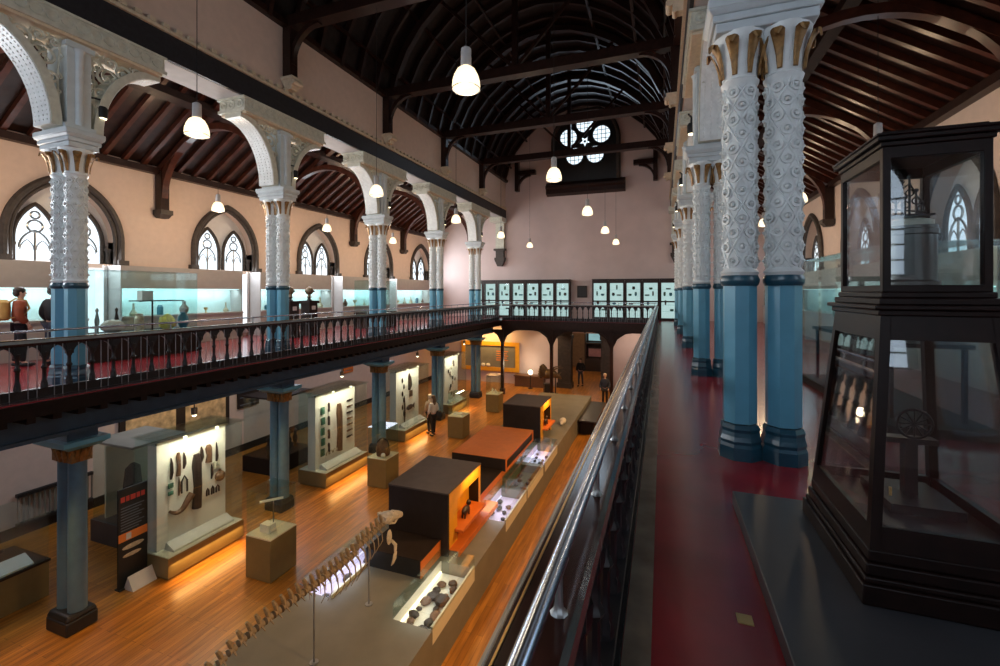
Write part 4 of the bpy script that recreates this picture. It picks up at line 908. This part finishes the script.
for j in range(4): i2.append(('shell_ring', 11.2+.16*j, .82, .10, .12, 'art3', '%s from the left of the pale rings at the foot of the second white board' % ORD[j], 'hook'))
wall_case(1, 10.62, 12.62, i2)
i3 = []; i4 = []
for j in range(6): i3.append(('spear_head', 15.45+.12*(j % 2), 2.3-.27*j, .2, .07, 'art1', '%s from the top of the spear heads left of centre on the third white board' % ORD[j], 'blade'))
i3 += [('antler_figure', 16.0, 2.15, .7, .2, 'art1', 'dark forked figure at the top of the third white board', 'blade'), ('carved_bird', 16.0, 1.1, .22, .55, 'art1', 'wide dark bird carving low on the third white board', 'fish'), ('long_paddle', 15.62, 1.1, 1.1, .08, 'art2', 'long thin paddle standing low on the third white board', 'blade'), ('square_mask', 16.1, 1.65, .25, .2, 'art2', 'brown square mask at the middle right of the third white board', 'plate')]
wall_case(2, 14.95, 16.85, i3)
for j in range(14):
    a = j*.9; i4.append(('bone_ornament', 19.9+.38*cos(a)*(1 if j % 2 else .5), 2.35-.125*j, .16, .10, ('art1', 'art2', 'art3')[j % 3], '%s in the winding line of ornaments on the fourth white board' % (ORD[j] if j < 10 else ORD[j-10]+' from the foot'), ('plate', 'hook', 'fish')[j % 3]))
wall_case(3, 19.1, 20.75, i4)
# cases and panels behind
bc = T('glass_display_case', 'low dark glass case between the nearest column and the wall on the ground floor', 'display case', (-11.9, 7.1, 0))
O('base', MB().box(-.75, .75, -.55, .65, 0, .5), 'plinthg', bc); glassbox('glass_walls', -.72, .72, -.52, .62, .5, 2.3, bc, 'glass'); O('top', MB().box(-.76, .76, -.56, .66, 2.31, 2.36), 'greige', bc); O('back_board', MB().box(-.5, -.45, -.4, .5, .5, 2.2), 'cream2', bc)
thing1('hanging_robe', MB().lathe([(.26, 0), (.20, .7), (.16, 1.05), (.04, 1.15)], 10, sx=.4), 'art1', 'dark hanging robe inside the low case behind the information sign', 'robe', (-11.9, 7.0, .62))
b2 = T('glass_display_case', 'dim glass case behind the second column on the ground floor', 'display case', (-12.2, 11.6, 0))
O('base', MB().box(-.7, .7, -.8, .8, 0, .5), 'char', b2); glassbox('glass_walls', -.68, .68, -.78, .78, .5, 2.4, b2, 'glass'); O('top', MB().box(-.72, .72, -.82, .82, 2.41, 2.46), 'char', b2)
for j in range(5):
    thing1('shelf_idol', MB().lathe([(.07, 0), (.05, .1), (.09, .3), (.04, .45), (.07, .55), (.02, .62)], 10), ('art1', 'art2', 'bronze')[j % 3], '%s from the left of the idols in the dim case behind the second column' % ORD[j], 'idol', (-12.0, 11.0+.28*j, .5))
# lit alcove panels high on the left wall (ground floor)
for j, y in enumerate((9.0, 10.7)):
    t = T('bark_cloth_panel', 'lit patterned bark cloth panel above the nearest case, %s of two' % ('left', 'right')[j], 'panel', (WX+.03, y, 1.3))
    O('board', MB().box(0, .05, -.85, .85, -.1, 1.3), 'char', t); O('cloth', MB().box(.05, .06, -.7, .7, 0, 1.2), mat('bark_cloth_%d' % j, (.55, .38, .20), .9, noise=.45, nscale=5), t)
    light('panel_spot', 'SPOT', (WX+.9, y, 3.6), 70, (1, .75, .4), .05, spot=80, target=(WX, y, 2.0))
# cupboards, boards along the left wall
for j, (y0, y1, z0, z1, l, m_) in enumerate(((11.9, 12.8, 1.6, 2.8, 'dark slatted notice board on the pale left wall of the ground floor', 'char'), (17.6, 18.3, 1.9, 2.7, 'small orange lit picture on the left wall beyond the second case', 'orange'))):
    t = T(('notice_board', 'wall_picture')[j], l, ('notice board', 'picture')[j], (WX+.02, y0, z0)); L = y1-y0; H = z1-z0
    O('board', MB().box(0, .05, 0, L, 0, H), m_, t); q = MB()
    for s_ in range(4): q.box(.05, .055, .08, L-.08, .1+s_*H/4.5, .13+s_*H/4.5)
    O('printed_lines', q, 'bluink', t)
for j, (y, l) in enumerate(((6.0, 'black radiator grille low on the left wall behind the nearest column'), (9.6, 'black radiator grille low on the left wall behind the nearest white board case'))):
    q = MB().box(0, .1, 0, 1.5, .25, .33).box(0, .1, 0, 1.5, .95, 1.03)
    t = T('radiator_grille', l, 'radiator', (WX+.05, y, 0)); O('rails', q, 'black', t)
    q = MB()
    for s_ in range(16): q.box(.03, .07, .02+s_*.097, .05+s_*.097, .33, .95)
    O('bars', q, 'greige', t)
# information sign with prism label
sg_ = T('information_sign', 'tall black information sign with orange band standing before the nearest white case', 'sign', (-10.0, 5.62, 0), radians(0))
O('board', MB().box(-.02, .02, 0, .52, .02, 1.96).box(-.08, .08, -.01, .53, 0, .02), 'black', sg_)
q = MB(); 
for x0_, x1_ in ((.04, .11), (.13, .19), (.21, .30), (.32, .38), (.40, .47)): q.box(.02, .025, x0_, x1_, 1.70, 1.80)
O('title_line', q, 'redink', sg_); q = MB()
for r_ in range(9): q.box(.02, .024, .04, .46-.05*(r_ % 3), 1.57-.055*r_, 1.59-.055*r_)
O('text_lines', q, 'bluink', sg_)
O('orange_band', MB().box(.02, .025, 0, .52, .92, 1.08), 'orink', sg_); O('white_square', MB().box(.025, .03, .13, .22, .94, 1.06), 'whink', sg_)
O('leaf_picture', MB().ball((.022, .26, .78), (.004, .20, .05), 12, 6).ball((.022, .24, .62), (.004, .17, .04), 12, 6), 'art3', sg_)
thing1('label_wedge', MB().prism([(-.14, 0), (.14, 0), (-.02, .26)], lambda x, z: (x, 0, z), (0, .44, 0)), 'paper', 'pale folded label wedge on the floor at the foot of the black sign', 'label', (-9.82, 5.70, 0))
# left table case at the frame edge
lt = T('table_case', 'olive table case with sloping white caption rail at the left edge of the ground floor', 'display case', (-11.75, 4.0, 0))
O('body', MB().box(-.6, .62, -1.0, 1.1, 0, .66), 'olive', lt); O('top_frame', MB().box(-.62, .64, -1.02, 1.12, .66, .70), 'char', lt); O('caption_rail', MB().prism([(.25, .70), (.58, .70), (.58, .73), (.28, .86)], lambda x, z: (x, -.9, z), (0, 1.8, 0)), 'paper', lt)
glassbox('glass_walls', -.6, .62, -1.0, 1.1, .70, 1.6, lt, 'glass')
thing1('boat_model', MB().tube([(0, -.5, .16), (0, -.3, .08), (0, 0, .06), (0, .3, .08), (0, .5, .17)], [.02, .07, .09, .07, .02], 8), 'art1', 'dark model boat lying in the table case at the left edge', 'model boat', (-11.95, 4.3, .70))
thing1('green_exit_plate', MB().box(-.06, .06, -.10, .10, 0, .16), 'green', 'small green block on the floor behind the left table case', 'block', (-12.2, 5.9, .0))
# free standing small glass cases
def stand_case(x, y, label, oi):
    t = T('pedestal_case', label, 'display case', (x, y, 0))
    O('pedestal', MB().box(-.33, .33, -.34, .34, .02, .86), 'olive', t, bevel=.008); O('top_plate', MB().box(-.33, .33, -.34, .34, .86, .885), 'cream2', t); glassbox('glass_hood', -.32, .32, -.33, .33, .885, 1.78, t)
    return t
stand_case(-7.68, 7.12, 'olive pedestal case holding a small open book, nearest of the pedestal cases', 0)
o = T('book_cradle', 'white book cradle on a thin metal post in the nearest pedestal case', 'cradle', (-7.68, 7.12, .885)); O('block', MB().box(-.14, .10, -.16, .02, 0, .16), 'panelw', o); O('post', MB().tube([(.05, .0, 0), (.05, 0, .60)], .012, 8), 'metal', o); O('rest', MB().box(-.22, .22, -.03, .03, .60, .63), 'panelw', o, rz=radians(50))
stand_case(-8.0, 11.55, 'olive pedestal case holding a brown helmet beside the second wall case', 1)
o = T('helmet', 'brown woven helmet in the pedestal case beside the second wall case', 'helmet', (-8.0, 11.55, .885)); O('dome', MB().lathe([(.20, 0), (.22, .15), (.18, .35), (.08, .46), (.02, .5)], 14), 'art2', o); O('crest', MB().ring((0, 0, .3), .2, .025, 'y', 16, 6), 'art1', o)
thing1('shell_lamp', MB().ball((0, 0, .07), .07, 10, 8), 'panelw', 'small white round shell in front of the brown helmet', 'shell', (-7.85, 11.33, .885))
stand_case(-7.75, 16.4, 'low olive pedestal case right of the person in the white top', 2)
thing1('white_carving', MB().box(-.2, .2, -.08, .08, 0, .05), 'panelw', 'white slab in the pedestal case right of the person in the white top', 'slab', (-7.75, 16.4, .885))
stand_case(-7.75, 20.5, 'olive pedestal case with a white cluster near the far left corner', 3)
for k, (dx, dy, h) in enumerate(((-.1, 0, .24), (.03, .05, .18), (.12, -.04, .12))): thing1('quartz_crystal', MB().lathe([(.05, 0), (.05, h*.7), (.005, h)], 6), 'panelw', '%s white crystal on the pedestal near the far left corner' % ('tallest', 'middle', 'shortest')[k], 'crystal', (-7.75+dx, 20.5+dy, .885))
# ================================================================ CENTRAL DISPLAY ISLAND
PX0, PX1, PZ = -5.77, -3.25, .75
vit = [(5.95, 7.55), (9.30, 10.90), (11.0, 12.60), (12.80, 14.45)]
isl = T('display_island', 'long grey lacquered island plinth running down the middle of the ground floor', 'plinth')
b = MB().box(PX0+.62, -3.95, 2.0, 22.0, .0, PZ).box(PX0, PX0+.62, 2.0, 6.0, 0, PZ).box(PX0, PX0+.62, 7.6, 22.0, 0, PZ).box(PX0, PX0+.62, 6.0, 7.6, 0, .5)
cur = 2.0
for a, c_ in vit: b.box(-3.95, PX1, cur, a, 0, PZ); b.box(-3.95, PX1, a, c_, 0, .52); cur = c_
b.box(-3.95, PX1, cur, 22.0, 0, PZ)
O('plinth_body', b, 'greige', isl)
O('toe_recess_glow', MB().box(PX0-.02, PX0, 2.2, 21.8, .03, .05), 'ledamber', isl)
def vitrine(k, a, c_, x0, x1, label, wall, led, lid):
    t = T('inset_vitrine', label, 'vitrine', (0, 0, 0))
    O('tray', MB().box(x0+.02, x1-.02, a+.02, c_-.02, .52, .54).box(x0+.005, x0+.02, a, c_, .52, .745), wall, t)
    O('side_panel', MB().box(x1-.03, x1+.004, a, c_, .53, .80), 'cream2', t); glassbox('glass_cover', x0, x1+.008, a, c_, .755, .98, t)
    if led: O('light_strip', MB().box(x0+.022, x0+.05, a+.05, c_-.05, .56, .58), led, t); light('vitrine_light', 'AREA', ((x0+x1)/2, (a+c_)/2, .95), 5 if wall != 'lilacw' else 9, (.92, .86, 1) if led == 'ledlilac' else (1, .95, .85), x1-x0-.1, rot=(0, 0, 0), sy=c_-a-.1)
    return t
M['ledlilac'] = glow('lilac_led_soft', (.85, .75, 1.), 1.6)
M['lilacw'] = mat('pale_lilac_lining', (.62, .55, .70), .6, noise=.04); M['mossy'] = mat('mossy_lining', (.16, .17, .11), .6, noise=.1)
vitrine(0, *vit[0], -3.95, PX1, 'nearest inset vitrine on the right edge of the grey island, full of dark fossils', 'panelw', 'ledwarm', 1)
vitrine(1, *vit[1], -3.95, PX1, 'lilac-lined inset vitrine behind the first dark box on the island', 'lilacw', 'ledlilac', 1)
vitrine(2, *vit[2], -3.95, PX1, 'dim green-lined inset vitrine beside the orange slab on the island', 'mossy', None, 1)
vitrine(3, *vit[3], -3.95, PX1, 'farthest lilac-lined inset vitrine on the island before the far dark box', 'lilacw', 'ledlilac', 1)
vitrine(4, 6.0, 7.6, PX0+.02, PX0+.60, 'lit vitrine on the left edge of the island beneath the skeleton', 'lilacw', 'ledlilac', 1)
col_names = ['round', 'ridged', 'flat', 'knobbly', 'long', 'smooth']
for vi, (a, c_) in enumerate(vit):
    nn = 15 if vi == 0 else 8; nth = ('nearest', 'second', 'third', 'fourth')[vi]
    for j in range(nn):
        row = j//2; fx = (.28 if j % 2 else .68)+R.uniform(-.08, .08); y = a+.14+(c_-a-.28)*(row+.5*(j % 2))/((nn+1)/2)
        r_ = R.uniform(.05, .085) if vi else R.uniform(.05, .10)
        if vi == 0 and j == 8: r_ = .14
        thing1('fossil', rock(r_, R.uniform(.8, 1.2), R.uniform(.8, 1.3), .6, j+vi*20), ('art1', 'art2', 'art1')[(j+vi) % 3], '%s fossil lump, %s along the %s side of the %s island vitrine' % (col_names[j % 6], ORD[row], 'left' if j % 2 else 'right', nth), 'fossil', (-3.95+.66*fx, y, .545), group='fossils in the %s island vitrine' % nth)
for j in range(5):
    thing1('mineral', rock(.07, 1, 1.6, .7, 80+j), ('art1', 'panelw')[j % 2], '%s mineral from the near end of the lit vitrine beneath the skeleton' % ORD[j], 'mineral', (-5.45+.05*(j % 2), 6.15+.30*j, .545), group='minerals under the skeleton')
def tall_box(y0, y1, label, n):
    t = T('exhibition_box', label, 'exhibition box', (0, 0, PZ)); x0, x1, H = -5.2, -3.87, 1.22
    O('shell', MB().box(x0, x1-.25, y0, y1, 0, H-.03).box(x1-.25, x1, y0, y0+.06, 0, H-.03).box(x1-.25, x1-.01, y0+.06, y0+.42, 0, H-.03).box(x1-.25, x1-.01, y1-.10, y1, 0, H-.03), 'char', t)
    O('lid', MB().box(x0-.01, x1+.01, y0-.01, y1+.01, H-.03, H), 'umber', t)
    O('amber_front', MB().box(x1-.01, x1, y0+.06, y0+.42, 0, H-.03).box(x1-.01, x1, y1-.10, y1, 0, H-.03).box(x1-.26, x1-.245, y0+.42, y1-.1, 0, H-.03).box(x1-.25, x1, y0+.42, y1-.10, .95, H-.03), 'amber', t)
    O('orange_shelf', MB().box(x1-.24, x1+.18, y0+.30, y1-.12, .34, .39), 'orange', t)
    return t
tall_box(7.70, 9.34, 'nearer dark exhibition box with amber alcove and protruding orange shelf', 0)
tall_box(14.60, 16.20, 'farther dark exhibition box with amber alcove beyond the orange slab', 1)
for y, l in ((8.55, 'dark animal carving on the orange shelf of the nearer dark box'), (15.4, 'tall dark carving on the orange shelf of the farther dark box')):
    thing1('animal_carving', MB().ball((0, 0, .13), (.07, .16, .08), 10, 7).ball((0, .15, .22), (.05, .06, .06), 8, 6).tube([(-.03, -.1, 0), (-.03, -.1, .12)], .02, 6).tube([(.03, .1, 0), (.03, .1, .12)], .02, 6).tube([(-.03, .1, 0), (-.03, .1, .12)], .02, 6).tube([(.03, -.1, 0), (.03, -.1, .12)], .02, 6), 'art1', l, 'carving', (-3.88, y, PZ+.39))
light('alcove_light', 'AREA', (-3.72, 8.8, PZ+1.15), 5, AMBER, .2, target=(-4.1, 8.8, PZ+.5), sy=.8); light('alcove_light', 'AREA', (-3.72, 15.5, PZ+1.15), 6, AMBER, .2, target=(-4.1, 15.5, PZ+.5), sy=.8)
def low_box(x0, x1, y0, y1, z0, z1, label, top='char', side='orange', cut=None):
    t = T('display_block', label, 'display block', (0, 0, 0)); O('body', MB().box(x0, x1-.02, y0, y1, z0, z1), 'black' if top == 'char' else 'char', t); O('top_board', MB().box(x0, x1, y0, y1, z1, z1+.012), top, t); s_ = MB().box(x1-.02, x1, y0, y1, z0, z1)
    if cut: s_ = MB().box(x1-.02, x1, y0, y1, z0, z0+.05).box(x1-.02, x1, y0, y1, z1-.05, z1).box(x1-.02, x1, y0, y0+.08, z0+.05, z1-.05).box(x1-.02, x1, y1-.1, y1, z0+.05, z1-.05)
    O('orange_side', s_, side, t); return t
low_box(-5.2, -4.02, 6.95, 7.69, .75, 1.06, 'low black display block with orange side in front of the nearer dark box')
low_box(-3.96, -3.66, 7.75, 9.9, .76, .86, 'long low orange ledge beside the nearer dark box', 'orange')
low_box(-5.1, -3.97, 9.36, 11.12, .75, 1.12, 'low dark display block with orange side between the dark box and the orange slab')
low_box(-5.1, -4.1, 11.2, 13.6, .75, 1.08, 'recessed dark block carrying the wide orange slab')
low_box(-5.45, -3.87, 11.1, 13.75, 1.10, 1.42, 'wide flat orange slab box in the middle of the island', 'orangetop', 'orange', True) if M.setdefault('orangetop', mat('orange_top', (.52, .15, .02), .5, noise=.08)) else 0
t = T('low_platform', 'low dark table at the far right end of the island', 'platform', (0, 0, 0)); O('top', MB().box(-3.24, -2.5, 18.2, 21.6, .55, .60), 'plinthg', t); O('base', MB().box(-3.2, -2.62, 18.4, 21.4, 0, .55), 'char', t)
thing1('white_skull_cast', MB().ball((0, 0, .12), (.13, .2, .12), 12, 8).ball((0, -.2, .08), (.07, .12, .07), 10, 6), 'panelw', 'small white skull cast on the island beyond the farther dark box', 'skull cast', (-3.6, 17.0, PZ))
t = T('skull_mount', 'brown frilled dinosaur skull on a black stand at the far end', 'dinosaur skull', (-6.15, 24.9, 0), radians(25))
O('stand', MB().box(-.22, .22, -.2, .2, 0, .62).tube([(.45, 0, 0), (.45, 0, 1.0)], .03, 6).box(.3, .6, -.1, .1, 0, .03), 'black', t)
sk = MB().ball((.05, 0, 1.15), (.50, .26, .28), 14, 9).tube([(.4, 0, 1.12), (.65, 0, 1.0), (.78, 0, .85)], [.2, .13, .04], 8)
N = 11
for k_ in range(N):
    a = pi*.15+pi*1.05*k_/(N-1); sk.tube([(-.15, .0, 1.2), (-.25+.25*cos(a), .45*cos(a), 1.25+.25*sin(a)), (-.35+.3*cos(a), .68*cos(a), 1.28+.42*sin(a))], [.12, .11, .05], 6)
for s_ in (-1, 1): sk.tube([(.15, .16*s_, 1.3), (.45, .24*s_, 1.5), (.85, .28*s_, 1.55)], [.07, .045, .008], 7)
sk.tube([(.62, 0, 1.1), (.78, 0, 1.25)], [.05, .01], 6); O('skull', sk, 'bronze', t)
t = T('white_globe_lamp', 'glowing white globe beside the dinosaur skull at the far wall', 'lamp', (-7.5, 26.0, 0)); O('globe', MB().ball((0, 0, .98), .15, 14, 10), 'ledwarm', t); O('stem', MB().lathe([(.15, 0), (.15, .04), (.03, .06), (.03, .85)], 10), 'black', t)
light('globe_glow', 'POINT', (-7.7, 26.1, 1.4), 30, (1, .8, .55), .2)
# skeleton over the island
rs = T('reptile_skeleton', 'long brown marine reptile skeleton held on thin poles above the island', 'skeleton', (-4.5, 0, 0))
vb = MB().lathe([(.045, -.035), (.032, 0), (.045, .035)], 10); vb.v = [(x, z, y) for x, y, z in vb.v]
vb.tube([(0, 0, .03), (0, -.02, .10), (0, -.05, .17)], [.022, .026, .016], 5)
for s_ in (-1, 1): vb.tube([(.03*s_, 0, .0), (.10*s_, -.01, -.03)], [.012, .006], 5)
me_v = vb.mesh('vertebra', 'bone'); nv = 30; path = []
for i in range(nv):
    f = i/(nv-1); y = 2.9+3.55*f; z = 1.83+.05*sin(f*6)+(.06 if f > .8 else 0)-max(0, .25-f)*.4; path.append((y, z))
for i, (y, z) in enumerate(path):
    v = O('vertebra', me_v, None, rs, (0, y, z)); s_ = .7+.45*min(1, i/14); v.scale = (s_, 1.2, s_)
rb = MB()
for s_ in (-1, 1): rb.tube([(s_*.03, 0, 0), (s_*.13, -.02, -.06), (s_*.17, -.05, -.18), (s_*.12, -.09, -.30)], [.012, .011, .009, .005], 5)
me_r = rb.mesh('rib_pair', 'bone')
for i in range(17, 29, 1): r_ = O('rib_pair', me_r, None, rs, (0, path[i][0], path[i][1])); r_.scale = [.6+.5*sin(pi*(i-15)/15)]*3
cr = MB().ball((0, 0, 0), (.13, .16, .10), 12, 8).tube([(0, .1, .0), (0, .22, -.03), (0, .30, -.05)], [.09, .07, .045], 8).tube([(.09, -.08, 0), (.13, .02, .04), (.09, .14, 0)], .02, 6).tube([(-.09, -.08, 0), (-.13, .02, .04), (-.09, .14, 0)], .02, 6).box(-.14, .14, -.10, -.04, .02, .07)
O('skull', cr, 'bonew', rs, (0, 6.60, 1.93), radians(-25)) if M.setdefault('bonew', mat('pale_bone', (.58, .50, .38), .55, noise=.25, nscale=14)) else 0
O('jaw', MB().tube([(.07, -.05, -.05), (.05, .15, -.14), (0, .33, -.16), (-.05, .15, -.14), (-.07, -.05, -.05)], .018, 6), 'bonew', rs, (0, 6.62, 1.90))
O('shoulder_blade', MB().ball((.12, 6.50, 1.66), (.03, .07, .13), 8, 6), 'bonew', rs)
fl = MB().tube([(.15, 6.52, 1.60), (.19, 6.58, 1.50), (.20, 6.56, 1.38)], [.025, .03, .022], 7)
for k_ in range(4): fl.tube([(.20, 6.53+.022*k_, 1.38), (.19, 6.50+.03*k_, 1.27), (.16, 6.50+.022*k_, 1.18)], [.012, .011, .006], 5)
O('flipper', fl, 'bonew', rs)
O('cross_bar', MB().tube([(-.25, 4.88, 1.78), (0, 4.88, 1.74), (.05, 4.88, 1.74)], .008, 5), 'rod', rs)
for y in (4.88, 6.1): O('support_pole', MB().tube([(0, y, PZ), (0, y, 1.79)], .012, 8).lathe([(.06, PZ), (.06, PZ+.01)], 12, (0, y, 0)), 'rod', rs)
# far wall, ground floor
fp = T('framed_wall_display', 'glowing orange framed display window on the far ground floor wall', 'wall display', (-10.5, EY, 0))
O('frame', MB().box(-2.0, 2.0, -.14, -.02, .75, 1.0).box(-2.0, 2.0, -.14, -.02, 2.38, 2.63).box(-2.0, -1.75, -.14, -.02, 1.0, 2.38).box(1.75, 2.0, -.14, -.02, 1.0, 2.38), 'amber', fp)
O('back_board', MB().box(-1.75, 1.75, -.06, -.02, 1.0, 2.38), 'greige', fp); q = MB()
for r_ in range(5): q.box(.45, 1.25-.1*(r_ % 2), -.07, -.06, 2.0-.14*r_, 2.05-.14*r_)
O('text_lines', q, 'orink', fp)
light('display_glow', 'AREA', (-10.4, EY-.9, 3.4), 90, (1, .6, .22), 2.5, target=(-10.4, EY, 1.2), sy=.3)
thing1('wall_counter', MB().box(-.9, .9, -.3, .3, 0, .62).box(-.95, .95, -.34, .34, .62, .7), 'art2', 'low brown counter against the far wall right of the orange frame', 'counter', (-7.7, EY-.4, 0))
for j, x in enumerate((-11.4, -10.95, -10.6)): thing1('stone_axe', rock(.12, 1.2, .6, 1, 40+j), 'panelw', '%s of three pale stones on the ledge of the orange framed display' % ('leftmost', 'middle', 'rightmost')[j], 'stone', (x, EY-.10, 1.0))
# room beyond the arch
t = T('lit_shelf_unit', 'tall shelf unit with teal screen and pink lit case beyond the archway', 'shelf unit', (-4.1, 33.6, 0))
O('carcass', MB().box(-1.3, 1.3, -.4, .4, 0, .9).box(-1.3, -1.2, -.4, .4, .9, 3.2).box(1.2, 1.3, -.4, .4, .9, 3.2).box(-1.3, 1.3, .3, .4, .9, 3.2).box(-1.3, 1.3, -.4, .4, 2.0, 2.1), 'art1', t); O('teal_screen', MB().box(-1.1, 1.1, .25, .29, 2.2, 3.0), 'litteal', t); O('pink_case', MB().box(-1.1, 1.1, .2, .28, 1.0, 1.6), mat('pink_panel', (.5, .25, .3), .6), t)
light('room_light', 'POINT', (-5.5, 30, 3.4), 90, WARM, .3)
light('arch_light', 'SPOT', (-6.6, 25.6, 3.6), 60, WARM, .1, spot=110, target=(-6.6, 27, 1.5))
light('end_wall_light', 'AREA', (-1.5, 25.2, 3.6), 30, (1, .82, .66), 1.0, target=(-1.5, 27, 1.5))
# lights under the left gallery and over the nave floor
for y in (3.5, 8, 12.5, 17, 21.5):
    light('under_gallery_light', 'AREA', (-12.2, y, 3.95), 34, (.80, .86, 1.0), 1.2, rot=(0, 0, 0), sy=2.5)
    light('nave_spot', 'SPOT', (-9.3, y, 3.4), 190, AMBER, .12, spot=110, target=(-7.2, y+.6, 0))
    light('nave_spot', 'SPOT', (-.6, y+1, 3.9), 420, (1, .58, .24), .12, spot=105, target=(-2.7, y+1, .2))  # added row, brightens the island's right side and the floor; no fitting there
light('far_floor_light', 'SPOT', (-6.5, 23.0, 3.5), 200, AMBER, .15, spot=120, target=(-6.0, 22.5, 0))
sp2 = T('gallery_edge_spotlight', 'x', 'spotlight', group='small lit spotlights under the left gallery edge')
O('lamp_can', MB().lathe([(.05, 0), (.06, .05), (.06, .14)], 10), 'metal', sp2); O('lens', MB().ball((0, 0, 0), .045, 8, 6), 'ledwarm', sp2); O('stem', MB().tube([(0, 0, .14), (0, 0, .26)], .012, 5), 'black', sp2)
for i, y in enumerate((6.6, 11.2, 15.7, 20.2)): inst(sp2, (-9.25, y, 3.27), 0, 'small spotlight hanging under the left gallery edge, %s from the camera' % ORD[i])
